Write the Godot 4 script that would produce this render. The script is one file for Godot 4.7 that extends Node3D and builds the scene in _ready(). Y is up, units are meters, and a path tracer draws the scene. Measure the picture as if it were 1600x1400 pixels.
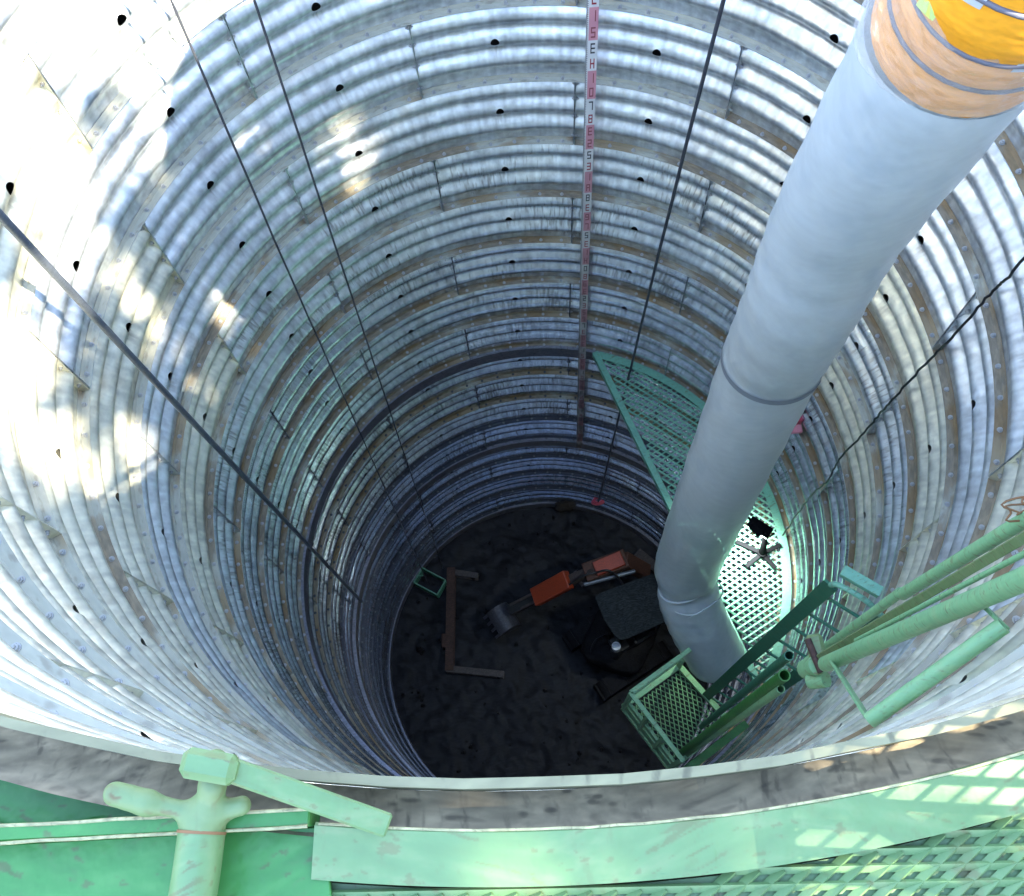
extends Node3D

# Round access shaft lined with bolted corrugated steel plates, seen from its rim.
# Origin: shaft axis at rim level. y up, metres. Angle t: 0 = far wall (-z), 90 = +x.
const R := 1.837            # inner edge of the plate flanges
const DEPTH := 0.044        # depth of the corrugation
const RING := 0.5           # height of one ring of plates
const RINGS := 21
const PLATES := 7           # plates per ring
const TOP := -0.0617        # top flange of the first ring
const FLOOR := -10.29
const SUN_DIR := Vector3(0.548, 0.743, 0.384)   # towards the sun
const CAM := Vector3(-0.137, 0.9086, 1.8787)

var rng := RandomNumberGenerator.new()
var counts := {}
var M := {}
var cam: Camera3D

# ------------------------------------------------------------------ naming
func put(node: Node, called: String, parent: Node = null):
	var p: Node = parent if parent else self
	var key := str(p.get_instance_id()) + called
	var n: int = counts.get(key, 0)
	counts[key] = n + 1
	node.name = called if n == 0 else "%s_%03d" % [called, n]
	p.add_child(node, true)
	return node

func thing(called: String, label: String, category: String, at := Vector3.ZERO, group := "") -> Node3D:
	var o := Node3D.new()
	o.position = at
	put(o, called)
	tag(o, label, category, group)
	return o

func tag(o: Node, label: String, category: String, group := "") -> void:
	o.set_meta("label", label)
	o.set_meta("category", category)
	if group != "":
		o.set_meta("group", group)

func obj(called: String, st: SurfaceTool, mat: Material, parent: Node = null) -> MeshInstance3D:
	st.generate_normals()
	var m := MeshInstance3D.new()
	m.mesh = st.commit()
	m.material_override = mat
	put(m, called, parent)
	return m

func structure(o: Node) -> void:
	o.set_meta("kind", "structure")

# ------------------------------------------------------------------ shapes
func mb() -> SurfaceTool:
	var st := SurfaceTool.new()
	st.begin(Mesh.PRIMITIVE_TRIANGLES)
	return st

func quad(st: SurfaceTool, a: Vector3, b: Vector3, c: Vector3, d: Vector3, g := -1) -> void:
	st.set_smooth_group(g)
	for v in [a, b, c, a, c, d]:
		st.add_vertex(v)

func quad_uv(st: SurfaceTool, p: Array, uv: Array, g := 1) -> void:
	st.set_smooth_group(g)
	for i in [0, 1, 2, 0, 2, 3]:
		st.set_uv(uv[i])
		st.add_vertex(p[i])

# a box given by its transform (basis columns are the full edge lengths), chamfered a little
func box(st: SurfaceTool, x: Transform3D, ch := 0.0) -> void:
	var h := x.basis
	var sx := h.x.length() * 0.5
	var sy := h.y.length() * 0.5
	var sz := h.z.length() * 0.5
	var ux := h.x.normalized()
	var uy := h.y.normalized()
	var uz := h.z.normalized()
	var c: float = min(ch, min(sx, min(sy, sz)) * 0.6)
	var P := func(a: float, b: float, d: float) -> Vector3: return x.origin + ux * a + uy * b + uz * d
	var ix := sx - c
	var iy := sy - c
	var iz := sz - c
	for s in [-1.0, 1.0]:
		var f: bool = s > 0
		_q(st, f, P.call(s * sx, -iy, -iz), P.call(s * sx, -iy, iz), P.call(s * sx, iy, iz), P.call(s * sx, iy, -iz))
		_q(st, f, P.call(-ix, s * sy, -iz), P.call(ix, s * sy, -iz), P.call(ix, s * sy, iz), P.call(-ix, s * sy, iz))
		_q(st, f, P.call(-ix, -iy, s * sz), P.call(-ix, iy, s * sz), P.call(ix, iy, s * sz), P.call(ix, -iy, s * sz))
	if c <= 0.0:
		return
	for s in [-1.0, 1.0]:
		for t in [-1.0, 1.0]:
			var f: bool = s * t > 0
			_q(st, f, P.call(s * sx, t * iy, -iz), P.call(s * sx, t * iy, iz), P.call(s * ix, t * sy, iz), P.call(s * ix, t * sy, -iz))
			_q(st, f, P.call(-ix, s * sy, t * iz), P.call(ix, s * sy, t * iz), P.call(ix, s * iy, t * sz), P.call(-ix, s * iy, t * sz))
			_q(st, f, P.call(s * ix, -iy, t * sz), P.call(s * ix, iy, t * sz), P.call(s * sx, iy, t * iz), P.call(s * sx, -iy, t * iz))
			for w in [-1.0, 1.0]:
				st.set_smooth_group(-1)
				var a: Vector3 = P.call(s * sx, t * iy, w * iz)
				var b: Vector3 = P.call(s * ix, t * sy, w * iz)
				var d: Vector3 = P.call(s * ix, t * iy, w * sz)
				var tri := [a, b, d] if s * t * w < 0 else [a, d, b]
				for v in tri:
					st.add_vertex(v)

func _q(st: SurfaceTool, flip: bool, a: Vector3, b: Vector3, c: Vector3, d: Vector3) -> void:
	if flip:
		quad(st, a, b, c, d)
	else:
		quad(st, d, c, b, a)

# bar of section w x h from p to q; "up" fixes the h direction
func bar(st: SurfaceTool, p: Vector3, q: Vector3, w: float, h: float, up := Vector3.UP, ch := 0.0015) -> void:
	var d := q - p
	var z := d.normalized()
	var x := up.cross(z)
	if x.length() < 0.01:
		x = Vector3.RIGHT.cross(z)
	x = x.normalized()
	var y := z.cross(x)
	box(st, Transform3D(Basis(x * w, y * h, d), (p + q) * 0.5), ch)

func axes(d: Vector3) -> Array:
	var x := Vector3.UP.cross(d)
	if x.length() < 0.05:
		x = Vector3.RIGHT.cross(d)
	x = x.normalized()
	return [x, d.cross(x).normalized()]

# a tube along points; radii: one or one per point; open ends show the wall thickness when hollow
func tube(st: SurfaceTool, pts: Array, radii, sides := 14, cap := true, uvs := false) -> void:
	var rings := []
	var length := 0.0
	var x: Vector3
	var y: Vector3
	for i in pts.size():
		var d: Vector3
		if i == 0:
			d = pts[1] - pts[0]
		elif i == pts.size() - 1:
			d = pts[i] - pts[i - 1]
		else:
			d = (pts[i] - pts[i - 1]).normalized() + (pts[i + 1] - pts[i]).normalized()
		d = d.normalized()
		if i == 0:
			var a := axes(d)
			x = a[0]
			y = a[1]
		else:
			x = (x - d * x.dot(d)).normalized()
			y = d.cross(x)
			length += pts[i].distance_to(pts[i - 1])
		var r: float = radii if not (radii is Array) else radii[i]
		var ring := []
		for k in sides + 1:
			var an := TAU * (k % sides) / sides
			ring.append(pts[i] + x * cos(an) * r + y * sin(an) * r)
		rings.append([ring, length])
	for i in pts.size() - 1:
		for k in sides:
			var A = rings[i][0]
			var B = rings[i + 1][0]
			if uvs:
				var u0 := float(k) / sides
				var u1 := float(k + 1) / sides
				quad_uv(st, [A[k], B[k], B[k + 1], A[k + 1]], [Vector2(u0, rings[i][1]), Vector2(u0, rings[i + 1][1]), Vector2(u1, rings[i + 1][1]), Vector2(u1, rings[i][1])])
			else:
				quad(st, A[k], B[k], B[k + 1], A[k + 1], 1)
	if cap:
		for e in [0, pts.size() - 1]:
			st.set_smooth_group(-1)
			for k in sides:
				var tri := [pts[e], rings[e][0][k], rings[e][0][k + 1]]
				if e != 0:
					tri.reverse()
				for v in tri:
					if uvs:
						st.set_uv(Vector2(0.5, 0))
					st.add_vertex(v)

# hollow pipe with an open top end
func pipe(st: SurfaceTool, p: Vector3, q: Vector3, r: float, sides := 16) -> void:
	tube(st, [p, q], r, sides, false)
	var d := (q - p).normalized()
	var a := axes(d)
	var ri := r * 0.8
	for e in [[p, -1.0], [q, 1.0]]:
		var c: Vector3 = e[0]
		var inw: Vector3 = c - d * e[1] * min(0.12, p.distance_to(q) * 0.4)
		for k in sides:
			var a0 := TAU * k / sides
			var a1 := TAU * (k + 1) / sides
			var d0: Vector3 = a[0] * cos(a0) + a[1] * sin(a0)
			var d1: Vector3 = a[0] * cos(a1) + a[1] * sin(a1)
			var f: bool = e[1] > 0
			_q(st, f, c + d0 * r, c + d0 * ri, c + d1 * ri, c + d1 * r)
			_q(st, f, c + d0 * ri, inw + d0 * ri, inw + d1 * ri, c + d1 * ri)
			_q(st, f, inw + d0 * ri, inw, inw, inw + d1 * ri)

func cyl(t: float, r: float, y: float) -> Vector3:
	return Vector3(r * sin(t), y, -r * cos(t))

# a ring swept around the shaft axis with a closed section of Vector2(radius, y)
func ring_sweep(st: SurfaceTool, sec: Array, t0: float, t1: float, n: int, closed := true, g := 1, wob := 0.0, wn: FastNoiseLite = null) -> void:
	var m := sec.size()
	for i in n:
		var a := lerpf(t0, t1, float(i) / n)
		var b := lerpf(t0, t1, float(i + 1) / n)
		for k in (m if closed else m - 1):
			var s0: Vector2 = sec[k]
			var s1: Vector2 = sec[(k + 1) % m]
			var wa := wob * wn.get_noise_1d(a * 40.0) if wn else 0.0
			var wb := wob * wn.get_noise_1d(b * 40.0) if wn else 0.0
			st.set_smooth_group(g + k)
			var v := [cyl(a, s0.x + wa, s0.y + wa * 0.5), cyl(a, s1.x + wa, s1.y + wa * 0.5), cyl(b, s1.x + wb, s1.y + wb * 0.5), cyl(b, s0.x + wb, s0.y + wb * 0.5)]
			for j in [0, 1, 2, 0, 2, 3]:
				st.add_vertex(v[j])

# expanded metal sheet: zigzag strands in the plane (o; ex, ez), kept where inside.call(x, z)
func expanded(st: SurfaceTool, o: Vector3, ex: Vector3, ez: Vector3, x0: float, x1: float, z0: float, z1: float, lwd: float, swd: float, w: float, inside: Callable) -> void:
	var n := ex.cross(ez).normalized()
	var rows := int((z1 - z0) / (swd * 0.5))
	var cols := int((x1 - x0) / (lwd * 0.5))
	for i in rows:
		var zc := z0 + i * swd * 0.5
		for k in cols:
			var xa := x0 + k * lwd * 0.5
			var xb := xa + lwd * 0.5
			var s := 1.0 if (k + i) % 2 == 0 else -1.0
			var za := zc - s * swd * 0.25
			var zb := zc + s * swd * 0.25
			if not (inside.call(xa, za) and inside.call(xb, zb)):
				continue
			var p := o + ex * xa + ez * za
			var q := o + ex * xb + ez * zb
			# strands lie tilted, as expanded metal does
			var d := (q - p)
			var side := n.cross(d).normalized()
			var tw := (side * 0.8 + n * 0.6 * s).normalized()
			var th := d.cross(tw).normalized() * 0.0016
			var half := tw * w * 0.5
			quad(st, p - half + th, q - half + th, q + half + th, p + half + th)
			quad(st, p + half - th, q + half - th, q - half - th, p - half - th)
			quad(st, p + half + th, q + half + th, q + half - th, p + half - th)
			quad(st, p - half - th, q - half - th, q - half + th, p - half + th)

# one smooth casting: tapered capsules [a, b, ra, rb] melted together, meshed as surface nets
func casting(st: SurfaceTool, caps: Array, blend: float, cell: float) -> void:
	var bb := AABB(caps[0][0], Vector3.ZERO)
	for c in caps:
		bb = bb.expand(c[0]).expand(c[1])
	bb = bb.grow(0.03)
	var n := Vector3i(bb.size / cell) + Vector3i.ONE
	var f := PackedFloat32Array()
	f.resize(n.x * n.y * n.z)
	var wn := noise(820, 30.0, 2)
	for z in n.z:
		for y in n.y:
			for x in n.x:
				var p := bb.position + Vector3(x, y, z) * cell
				var d := 1.0
				for c in caps:
					var ab: Vector3 = c[1] - c[0]
					var t: float = clampf((p - c[0]).dot(ab) / ab.length_squared(), 0, 1)
					var e: float = p.distance_to(c[0] + ab * t) - lerpf(c[2], c[3], t)
					var h: float = clampf(0.5 + 0.5 * (d - e) / blend, 0, 1)
					d = lerpf(d, e, h) - blend * h * (1.0 - h)
				f[x + n.x * (y + n.y * z)] = d + 0.0006 * wn.get_noise_3dv(p)
	var at := {}
	var corner := [Vector3i(0, 0, 0), Vector3i(1, 0, 0), Vector3i(0, 1, 0), Vector3i(1, 1, 0), Vector3i(0, 0, 1), Vector3i(1, 0, 1), Vector3i(0, 1, 1), Vector3i(1, 1, 1)]
	var F := func(v: Vector3i) -> float: return f[v.x + n.x * (v.y + n.y * v.z)]
	for z in n.z - 1:
		for y in n.y - 1:
			for x in n.x - 1:
				var v := Vector3i(x, y, z)
				var sum := Vector3.ZERO
				var m := 0
				var fv := []
				for c in corner:
					fv.append(F.call(v + c))
				for i in 8:
					for b in [1, 2, 4]:
						var k: int = i | b
						if k != i and (fv[i] < 0) != (fv[k] < 0):
							sum += Vector3(corner[i]).lerp(Vector3(corner[k]), fv[i] / (fv[i] - fv[k]))
							m += 1
				if m > 0:
					at[v] = bb.position + (Vector3(v) + sum / m) * cell
	for v in at:
		for ax in 3:
			var d := Vector3i.ZERO
			d[ax] = 1
			var u := Vector3i.ZERO
			u[(ax + 1) % 3] = 1
			var w := Vector3i.ZERO
			w[(ax + 2) % 3] = 1
			if v.x < 1 or v.y < 1 or v.z < 1:
				continue
			var f0: float = F.call(v)
			var f1: float = F.call(v + d)
			if (f0 < 0) == (f1 < 0):
				continue
			var q := [at.get(v - u - w), at.get(v - w), at.get(v), at.get(v - u)]
			if q.has(null):
				continue
			if f0 < 0:
				q.reverse()
			quad(st, q[0], q[1], q[2], q[3], 1)

# hexagon nut with washer and thread end, axis +y
func nut_mesh(r: float, h: float) -> ArrayMesh:
	var st := mb()
	for part in [[r * 1.3, 0.0, 0.0025, 10], [r, 0.003, h, 6], [r * 0.5, h, h * 1.7, 8]]:
		var n: int = part[3]
		for k in n:
			var a := TAU * k / n
			var b := TAU * (k + 1) / n
			var A := Vector3(cos(a) * part[0], part[1], sin(a) * part[0])
			var B := Vector3(cos(b) * part[0], part[1], sin(b) * part[0])
			var A2 := Vector3(A.x, part[2], A.z)
			var B2 := Vector3(B.x, part[2], B.z)
			quad(st, B, B2, A2, A)
			st.set_smooth_group(-1)
			for v in [A2, B2, Vector3(0, part[2], 0)]:
				st.add_vertex(v)
	st.generate_normals()
	return st.commit()

# ------------------------------------------------------------------ materials
func noise(s: int, f: float, oct := 3, kind := FastNoiseLite.TYPE_SIMPLEX_SMOOTH) -> FastNoiseLite:
	var n := FastNoiseLite.new()
	n.seed = s
	n.frequency = f
	n.noise_type = kind
	n.fractal_octaves = oct
	n.fractal_type = FastNoiseLite.FRACTAL_FBM if oct > 1 else FastNoiseLite.FRACTAL_NONE
	return n

func tex(w: int, h: int, f: Callable) -> ImageTexture:
	var im := Image.create(w, h, false, Image.FORMAT_RGB8)
	for j in h:
		for i in w:
			var c: Color = f.call(i, j)
			im.set_pixel(i, j, c)
	im.generate_mipmaps()
	return ImageTexture.create_from_image(im)

func bump_tex(w: int, h: int, f: Callable, strength: float) -> ImageTexture:
	var im := Image.create(w, h, false, Image.FORMAT_RGB8)
	for j in h:
		for i in w:
			var v: float = clampf(f.call(i, j), 0, 1)
			im.set_pixel(i, j, Color(v, v, v))
	im.bump_map_to_normal_map(strength)
	im.generate_mipmaps()
	return ImageTexture.create_from_image(im)

func lin(r: float, g: float, b: float) -> Color:
	return Color(r, g, b).linear_to_srgb()

# periodic noise lookup on a torus so that a texture tiles
func tor(n: FastNoiseLite, u: float, v: float, s: float) -> float:
	var a := u * TAU
	return n.get_noise_3d(cos(a) * s + 7.0 * cos(v * TAU), sin(a) * s + 7.0 * sin(v * TAU), sin(v * TAU + 1.0) * s + cos(a) * 3.0)

func mat(albedo: Color, rough := 0.6, metal := 0.0) -> StandardMaterial3D:
	var m := StandardMaterial3D.new()
	m.albedo_color = albedo
	m.roughness = rough
	m.metallic = metal
	return m

func tri(t: Texture2D, scale: float, rough: float, metal := 0.0, nm: Texture2D = null, ns := 1.0) -> StandardMaterial3D:
	var m := mat(Color.WHITE, rough, metal)
	m.albedo_texture = t
	m.uv1_triplanar = true
	m.uv1_scale = Vector3.ONE * scale
	if nm:
		m.normal_enabled = true
		m.normal_texture = nm
		m.normal_scale = ns
	return m

func zinc_texture(zone: int, v: int) -> ImageTexture:
	var n1 := noise(11 + v * 7 + zone, 1.6, 4)
	var n2 := noise(51 + v * 5 + zone, 0.55, 3)
	var n3 := noise(91 + v * 3 + zone, 1.0, 2)
	var n4 := noise(131 + v + zone * 3, 3.2, 2)
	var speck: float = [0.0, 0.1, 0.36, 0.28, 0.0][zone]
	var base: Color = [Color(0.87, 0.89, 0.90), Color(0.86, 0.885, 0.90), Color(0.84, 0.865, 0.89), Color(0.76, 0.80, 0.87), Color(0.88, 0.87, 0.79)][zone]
	var w := 640
	var h := 256
	return tex(w, h, func(i: int, j: int) -> Color:
		var u := float(i) / w
		var q := float(j) / h
		var x := u * 1.65
		var y := q * 0.62
		var mott := n1.get_noise_2d(x * 9.0, y * 9.0)
		var big := n2.get_noise_2d(x * 3.0, y * 3.0)
		var streak := n3.get_noise_2d(x * 22.0, y * 1.6)
		var k := 1.0 + 0.13 * mott + 0.12 * big + 0.09 * streak
		var c := Color(base.r * k, base.g * k, base.b * k)
		# greenish grey weathering film in clouds; in zone 4 also a painted tint of deck bounce light
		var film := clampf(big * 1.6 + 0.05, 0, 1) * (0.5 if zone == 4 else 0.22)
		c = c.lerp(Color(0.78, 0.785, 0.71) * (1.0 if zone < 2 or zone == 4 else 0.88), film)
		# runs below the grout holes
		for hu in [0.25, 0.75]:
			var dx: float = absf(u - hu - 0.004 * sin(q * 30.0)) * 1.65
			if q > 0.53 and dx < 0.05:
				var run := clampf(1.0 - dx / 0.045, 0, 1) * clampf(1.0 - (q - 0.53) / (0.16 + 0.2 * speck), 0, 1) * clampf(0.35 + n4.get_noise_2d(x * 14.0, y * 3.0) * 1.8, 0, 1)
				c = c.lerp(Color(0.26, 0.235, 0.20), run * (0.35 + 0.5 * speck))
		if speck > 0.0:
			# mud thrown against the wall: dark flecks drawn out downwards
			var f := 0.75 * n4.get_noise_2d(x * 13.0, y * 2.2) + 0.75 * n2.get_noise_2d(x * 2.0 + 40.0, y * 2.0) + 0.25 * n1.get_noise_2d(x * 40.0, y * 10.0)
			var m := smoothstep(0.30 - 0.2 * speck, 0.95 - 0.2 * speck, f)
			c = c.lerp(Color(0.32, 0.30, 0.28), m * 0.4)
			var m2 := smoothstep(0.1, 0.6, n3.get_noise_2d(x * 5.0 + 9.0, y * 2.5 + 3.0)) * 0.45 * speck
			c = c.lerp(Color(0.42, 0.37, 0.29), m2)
		return c)

func make_materials() -> void:
	# galvanised plate: four zones from the clean rim to the wet bottom, two textures each; a fifth, cream, carries light bounced off the deck in its colour
	var grain_n := noise(5, 0.035, 3)
	var dent := noise(6, 0.006, 2)
	var grain := bump_tex(512, 256, func(i, j): return 0.5 + 0.22 * grain_n.get_noise_2d(i, j) + 0.5 * dent.get_noise_2d(i, j * 1.7), 2.2)
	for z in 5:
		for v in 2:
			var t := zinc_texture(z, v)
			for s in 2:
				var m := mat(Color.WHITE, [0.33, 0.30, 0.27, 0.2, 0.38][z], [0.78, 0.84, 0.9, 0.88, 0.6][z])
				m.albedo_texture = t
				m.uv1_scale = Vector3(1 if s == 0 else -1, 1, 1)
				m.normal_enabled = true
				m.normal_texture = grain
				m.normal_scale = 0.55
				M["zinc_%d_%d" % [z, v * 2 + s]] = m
	# flange tops: zinc under settled dirt and rust
	var fa := noise(21, 1.0, 4)
	var fb := noise(22, 0.35, 3)
	for z in 3:
		var amount: float = [-0.7, 0.0, 0.3][z]
		var t := tex(640, 32, func(i: int, j: int) -> Color:
			var x := i / 640.0 * 1.65
			var y := j / 32.0 * 0.06
			var k := fa.get_noise_2d(x * 14.0 + z * 31.0, y * 30.0)
			var g := fb.get_noise_2d(x * 4.0 + z * 17.0, y * 8.0)
			var c := Color(0.67, 0.665, 0.60) * (1.0 + 0.06 * k)
			c = c.lerp(Color(0.53, 0.485, 0.405) * (1.0 + 0.2 * k), smoothstep(0.0, 0.35, g * 1.3 + amount + k * 0.2))
			c = c.lerp(Color(0.50, 0.37, 0.20), smoothstep(0.15, 0.5, fb.get_noise_2d(x * 5.0 + 99.0 + z * 7.0, y * 9.0) + amount * 0.4) * 0.45)
			c = c.lerp(Color(0.40, 0.37, 0.32), smoothstep(0.2, 0.6, fa.get_noise_2d(x * 9.0, y * 16.0 + 50.0)) * 0.35)
			return c)
		var m := mat(Color.WHITE, 0.75, 0.08)
		m.albedo_texture = t
		M["flange_%d" % z] = m
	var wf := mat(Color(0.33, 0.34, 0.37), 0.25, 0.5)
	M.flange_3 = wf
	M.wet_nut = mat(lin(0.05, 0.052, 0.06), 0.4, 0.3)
	M.nut = mat(lin(0.42, 0.42, 0.41), 0.5, 0.4)
	# mint green paint, scuffed, rusting at chips
	var ga := noise(31, 0.35, 4)
	var gb := noise(32, 0.8, 4)
	var paint := func(base: Color, wear: float, rust: float) -> ImageTexture:
		return tex(256, 256, func(i: int, j: int) -> Color:
			var u := i / 256.0
			var v := j / 256.0
			var k := tor(ga, u, v, 2.0)
			var q := tor(gb, u, v, 2.6)
			var c := base * (1.0 + 0.10 * k)
			c.a = 1.0
			c = c.lerp(Color(0.50, 0.50, 0.36), smoothstep(0.0, 0.6, k) * wear)
			c = c.lerp(Color(0.36, 0.33, 0.22), smoothstep(0.15, 0.6, q) * rust * 0.6)
			c = c.lerp(Color(0.33, 0.17, 0.08), smoothstep(0.40, 0.50, q + 0.3 * k) * rust)
			return c)
	var cast_n := noise(33, 0.05, 4)
	var cast_nm := bump_tex(256, 256, func(i, j): return 0.5 + 0.35 * cast_n.get_noise_2d(i, j), 3.0)
	M.mint = tri(paint.call(Color(0.345, 0.465, 0.285), 0.4, 0.25), 2.6, 0.52, 0.0, cast_nm, 0.5)
	M.mint_clean = tri(paint.call(Color(0.345, 0.465, 0.285), 0.4, 0.3), 3.4, 0.5, 0.0, cast_nm, 0.5)
	M.leaf_green = tri(paint.call(Color(0.185, 0.435, 0.17), 0.15, 0.3), 2.2, 0.52, 0.0, cast_nm, 0.5)
	M.rail = tri(paint.call(Color(0.46, 0.645, 0.46), 0.35, 0.35), 2.6, 0.52, 0.0, cast_nm, 0.5)
	M.teal = tri(paint.call(Color(0.42, 0.64, 0.54), 0.15, 0.3), 2.5, 0.52, 0.0, cast_nm, 0.5)
	M.deep_green = tri(paint.call(Color(0.17, 0.42, 0.32), 0.12, 0.5), 2.2, 0.52, 0.0, cast_nm, 0.5)
	M.dirty_mint = tri(paint.call(Color(0.38, 0.465, 0.29), 0.55, 0.5), 2.0, 0.58, 0.0, cast_nm, 0.5)
	# dirt, mortar, mud
	var ma := noise(41, 0.7, 5)
	var mc := noise(43, 0.9, 2, FastNoiseLite.TYPE_CELLULAR)
	var earth := func(base: Color, vary: float, cracks: float) -> ImageTexture:
		return tex(384, 384, func(i: int, j: int) -> Color:
			var u := i / 384.0
			var v := j / 384.0
			var k := tor(ma, u, v, 1.6)
			var c := base * (1.0 + vary * k)
			c.a = 1.0
			c = c.lerp(base.darkened(0.6), smoothstep(0.25, 0.6, tor(ma, v, u, 2.2)) * 0.5)
			if cracks > 0.0:
				c = c.lerp(base.darkened(0.75), smoothstep(0.62, 0.8, absf(tor(mc, u, v, 1.6))) * cracks)
			return c)
	var mud_n := noise(44, 0.03, 5)
	var mud_nm := bump_tex(512, 512, func(i, j): return 0.5 + 0.5 * mud_n.get_noise_2d(i, j), 6.0)
	M.mortar = tri(earth.call(Color(0.50, 0.45, 0.355), 0.35, 0.5), 2.2, 0.95, 0.0, mud_nm, 0.35)
	M.lip = tri(earth.call(Color(0.46, 0.45, 0.335), 0.14, 0.0), 1.6, 0.8, 0.0)
	M.soil = tri(earth.call(Color(0.20, 0.17, 0.14), 0.4, 0.0), 2.0, 0.95)
	M.ground = tri(earth.call(Color(0.42, 0.38, 0.32), 0.35, 0.0), 0.6, 0.95)
	M.mud = tri(earth.call(Color(0.085, 0.085, 0.10), 0.6, 0.0), 1.1, 0.6, 0.0, mud_nm, 0.2)
	M.mud.metallic_specular = 0.35
	M.wet_mud = tri(earth.call(Color(0.12, 0.115, 0.12), 0.5, 0.0), 3.0, 0.55, 0.0, mud_nm, 1.0)
	M.wet_mud.metallic_specular = 0.2
	var water := mat(Color(0.05, 0.05, 0.06), 0.12)
	water.metallic_specular = 0.5
	M.water = water
	M.rust = tri(earth.call(Color(0.25, 0.17, 0.14), 0.5, 0.0), 2.5, 0.8)
	M.worn = tri(earth.call(Color(0.56, 0.55, 0.40), 0.4, 0.0), 6.0, 0.8)
	M.grey_rust = tri(earth.call(Color(0.26, 0.23, 0.22), 0.5, 0.0), 3.0, 0.7)
	M.dark_steel = tri(earth.call(Color(0.25, 0.25, 0.28), 0.25, 0.0), 3.0, 0.5, 0.3)
	M.band = tri(earth.call(Color(0.50, 0.50, 0.53), 0.25, 0.0), 2.0, 0.36, 0.5)
	# ventilation duct: cloudy plastic film with soft folds
	var da := noise(61, 1.0, 4)
	var db := noise(62, 0.02, 4)
	var film := tex(256, 512, func(i: int, j: int) -> Color:
		var u := i / 256.0
		var k := tor(da, u, j / 512.0, 2.0)
		var s := da.get_noise_3d(cos(u * TAU) * 1.2 + 4.0, sin(u * TAU) * 1.2, j / 512.0 * 9.0)
		var c := Color(0.74, 0.77, 0.77) * (1.0 + 0.04 * k)
		c.a = 1.0
		return c.lerp(Color(0.64, 0.69, 0.715), smoothstep(0.0, 0.6, s) * 0.35))
	var film_nm := bump_tex(256, 512, func(i, j): return 0.5 + 0.5 * db.get_noise_2d(absf(i - 128.0) * 0.8, j * 0.45) + 0.1 * db.get_noise_2d(absf(i - 128.0) * 4.0, j * 3.0), 4.0)
	var fm := mat(Color.WHITE, 0.28)
	fm.albedo_texture = film
	fm.uv1_scale = Vector3(1, 0.5, 1)
	fm.normal_enabled = true
	fm.normal_texture = film_nm
	fm.normal_scale = 0.25
	fm.backlight_enabled = true
	fm.backlight = Color(0.4, 0.43, 0.44)
	fm.transparency = BaseMaterial3D.TRANSPARENCY_ALPHA
	fm.albedo_color = Color(1, 1, 1, 0.9)
	M.film = fm
	var clear := mat(Color(0.88, 0.86, 0.84, 0.24), 0.16)
	clear.transparency = BaseMaterial3D.TRANSPARENCY_ALPHA
	clear.normal_enabled = true
	clear.normal_texture = film_nm
	clear.normal_scale = 1.4
	M.clear_film = clear
	M.duct_band = mat(lin(0.16, 0.18, 0.20), 0.5)
	M.hoop = mat(lin(0.10, 0.10, 0.12), 0.5)
	var ya := noise(71, 0.018, 3)
	var yellow := tex(256, 256, func(i: int, j: int) -> Color:
		var k := tor(da, i / 256.0, j / 256.0, 2.0)
		var c := Color(0.90, 0.60, 0.10) * (1.0 + 0.08 * k)
		c.a = 1.0
		return c)
	var ym := mat(Color.WHITE, 0.55)
	ym.albedo_texture = yellow
	ym.normal_enabled = true
	ym.normal_texture = bump_tex(512, 512, func(i, j): return 0.5 + 0.5 * ya.get_noise_2d(absf(i - 256.0) * 0.35, j * 0.8), 5.0)
	ym.normal_scale = 1.0
	ym.uv1_scale = Vector3(2, 2.2, 1)
	M.yellow = ym
	M.lime = mat(lin(0.55, 0.85, 0.12), 0.5)
	M.tape = mat(lin(0.42, 0.45, 0.47), 0.4)
	M.rope = mat(lin(0.055, 0.06, 0.075), 0.7, 0.2)
	M.black = mat(lin(0.012, 0.012, 0.014), 0.5)
	M.matt_black = mat(lin(0.008, 0.008, 0.009), 0.95)
	M.matt_black.metallic_specular = 0.05
	M.cable_grey = tri(earth.call(Color(0.40, 0.43, 0.47), 0.2, 0.0), 4.0, 0.5, 0.4)
	var oa := noise(81, 2.0, 4)
	M.orange = tri(tex(256, 256, func(i: int, j: int) -> Color:
		var k := tor(oa, i / 256.0, j / 256.0, 2.0)
		var c := Color(0.60, 0.22, 0.10) * (1.0 + 0.15 * k)
		c.a = 1.0
		return c.lerp(Color(0.16, 0.10, 0.07), smoothstep(0.05, 0.4, k) * 0.75)), 3.0, 0.5)
	M.machine = tri(earth.call(Color(0.16, 0.17, 0.18), 0.45, 0.0), 2.5, 0.7, 0.0)
	M.bucket = tri(earth.call(Color(0.25, 0.25, 0.27), 0.5, 0.0), 3.0, 0.45, 0.2, mud_nm, 0.8)
	M.canopy = tri(earth.call(Color(0.15, 0.17, 0.185), 0.6, 0.0), 2.2, 0.85, 0.0)
	M.canopy.metallic_specular = 0.1
	M.worn_orange = tri(earth.call(Color(0.27, 0.16, 0.11), 0.5, 0.0), 2.5, 0.7)
	M.white = mat(lin(0.55, 0.58, 0.62), 0.4)
	M.red = mat(lin(0.50, 0.06, 0.10), 0.45)
	M.pink = mat(lin(0.62, 0.22, 0.24), 0.5)
	M.wire_rust = mat(lin(0.20, 0.10, 0.04), 0.75, 0.2)
	M.bark = tri(earth.call(Color(0.33, 0.27, 0.21), 0.4, 0.0), 1.5, 0.95)
	var lf := mat(lin(0.05, 0.10, 0.025), 0.55)
	lf.backlight_enabled = true
	lf.backlight = lin(0.05, 0.09, 0.02)
	M.leaf = lf

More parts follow.
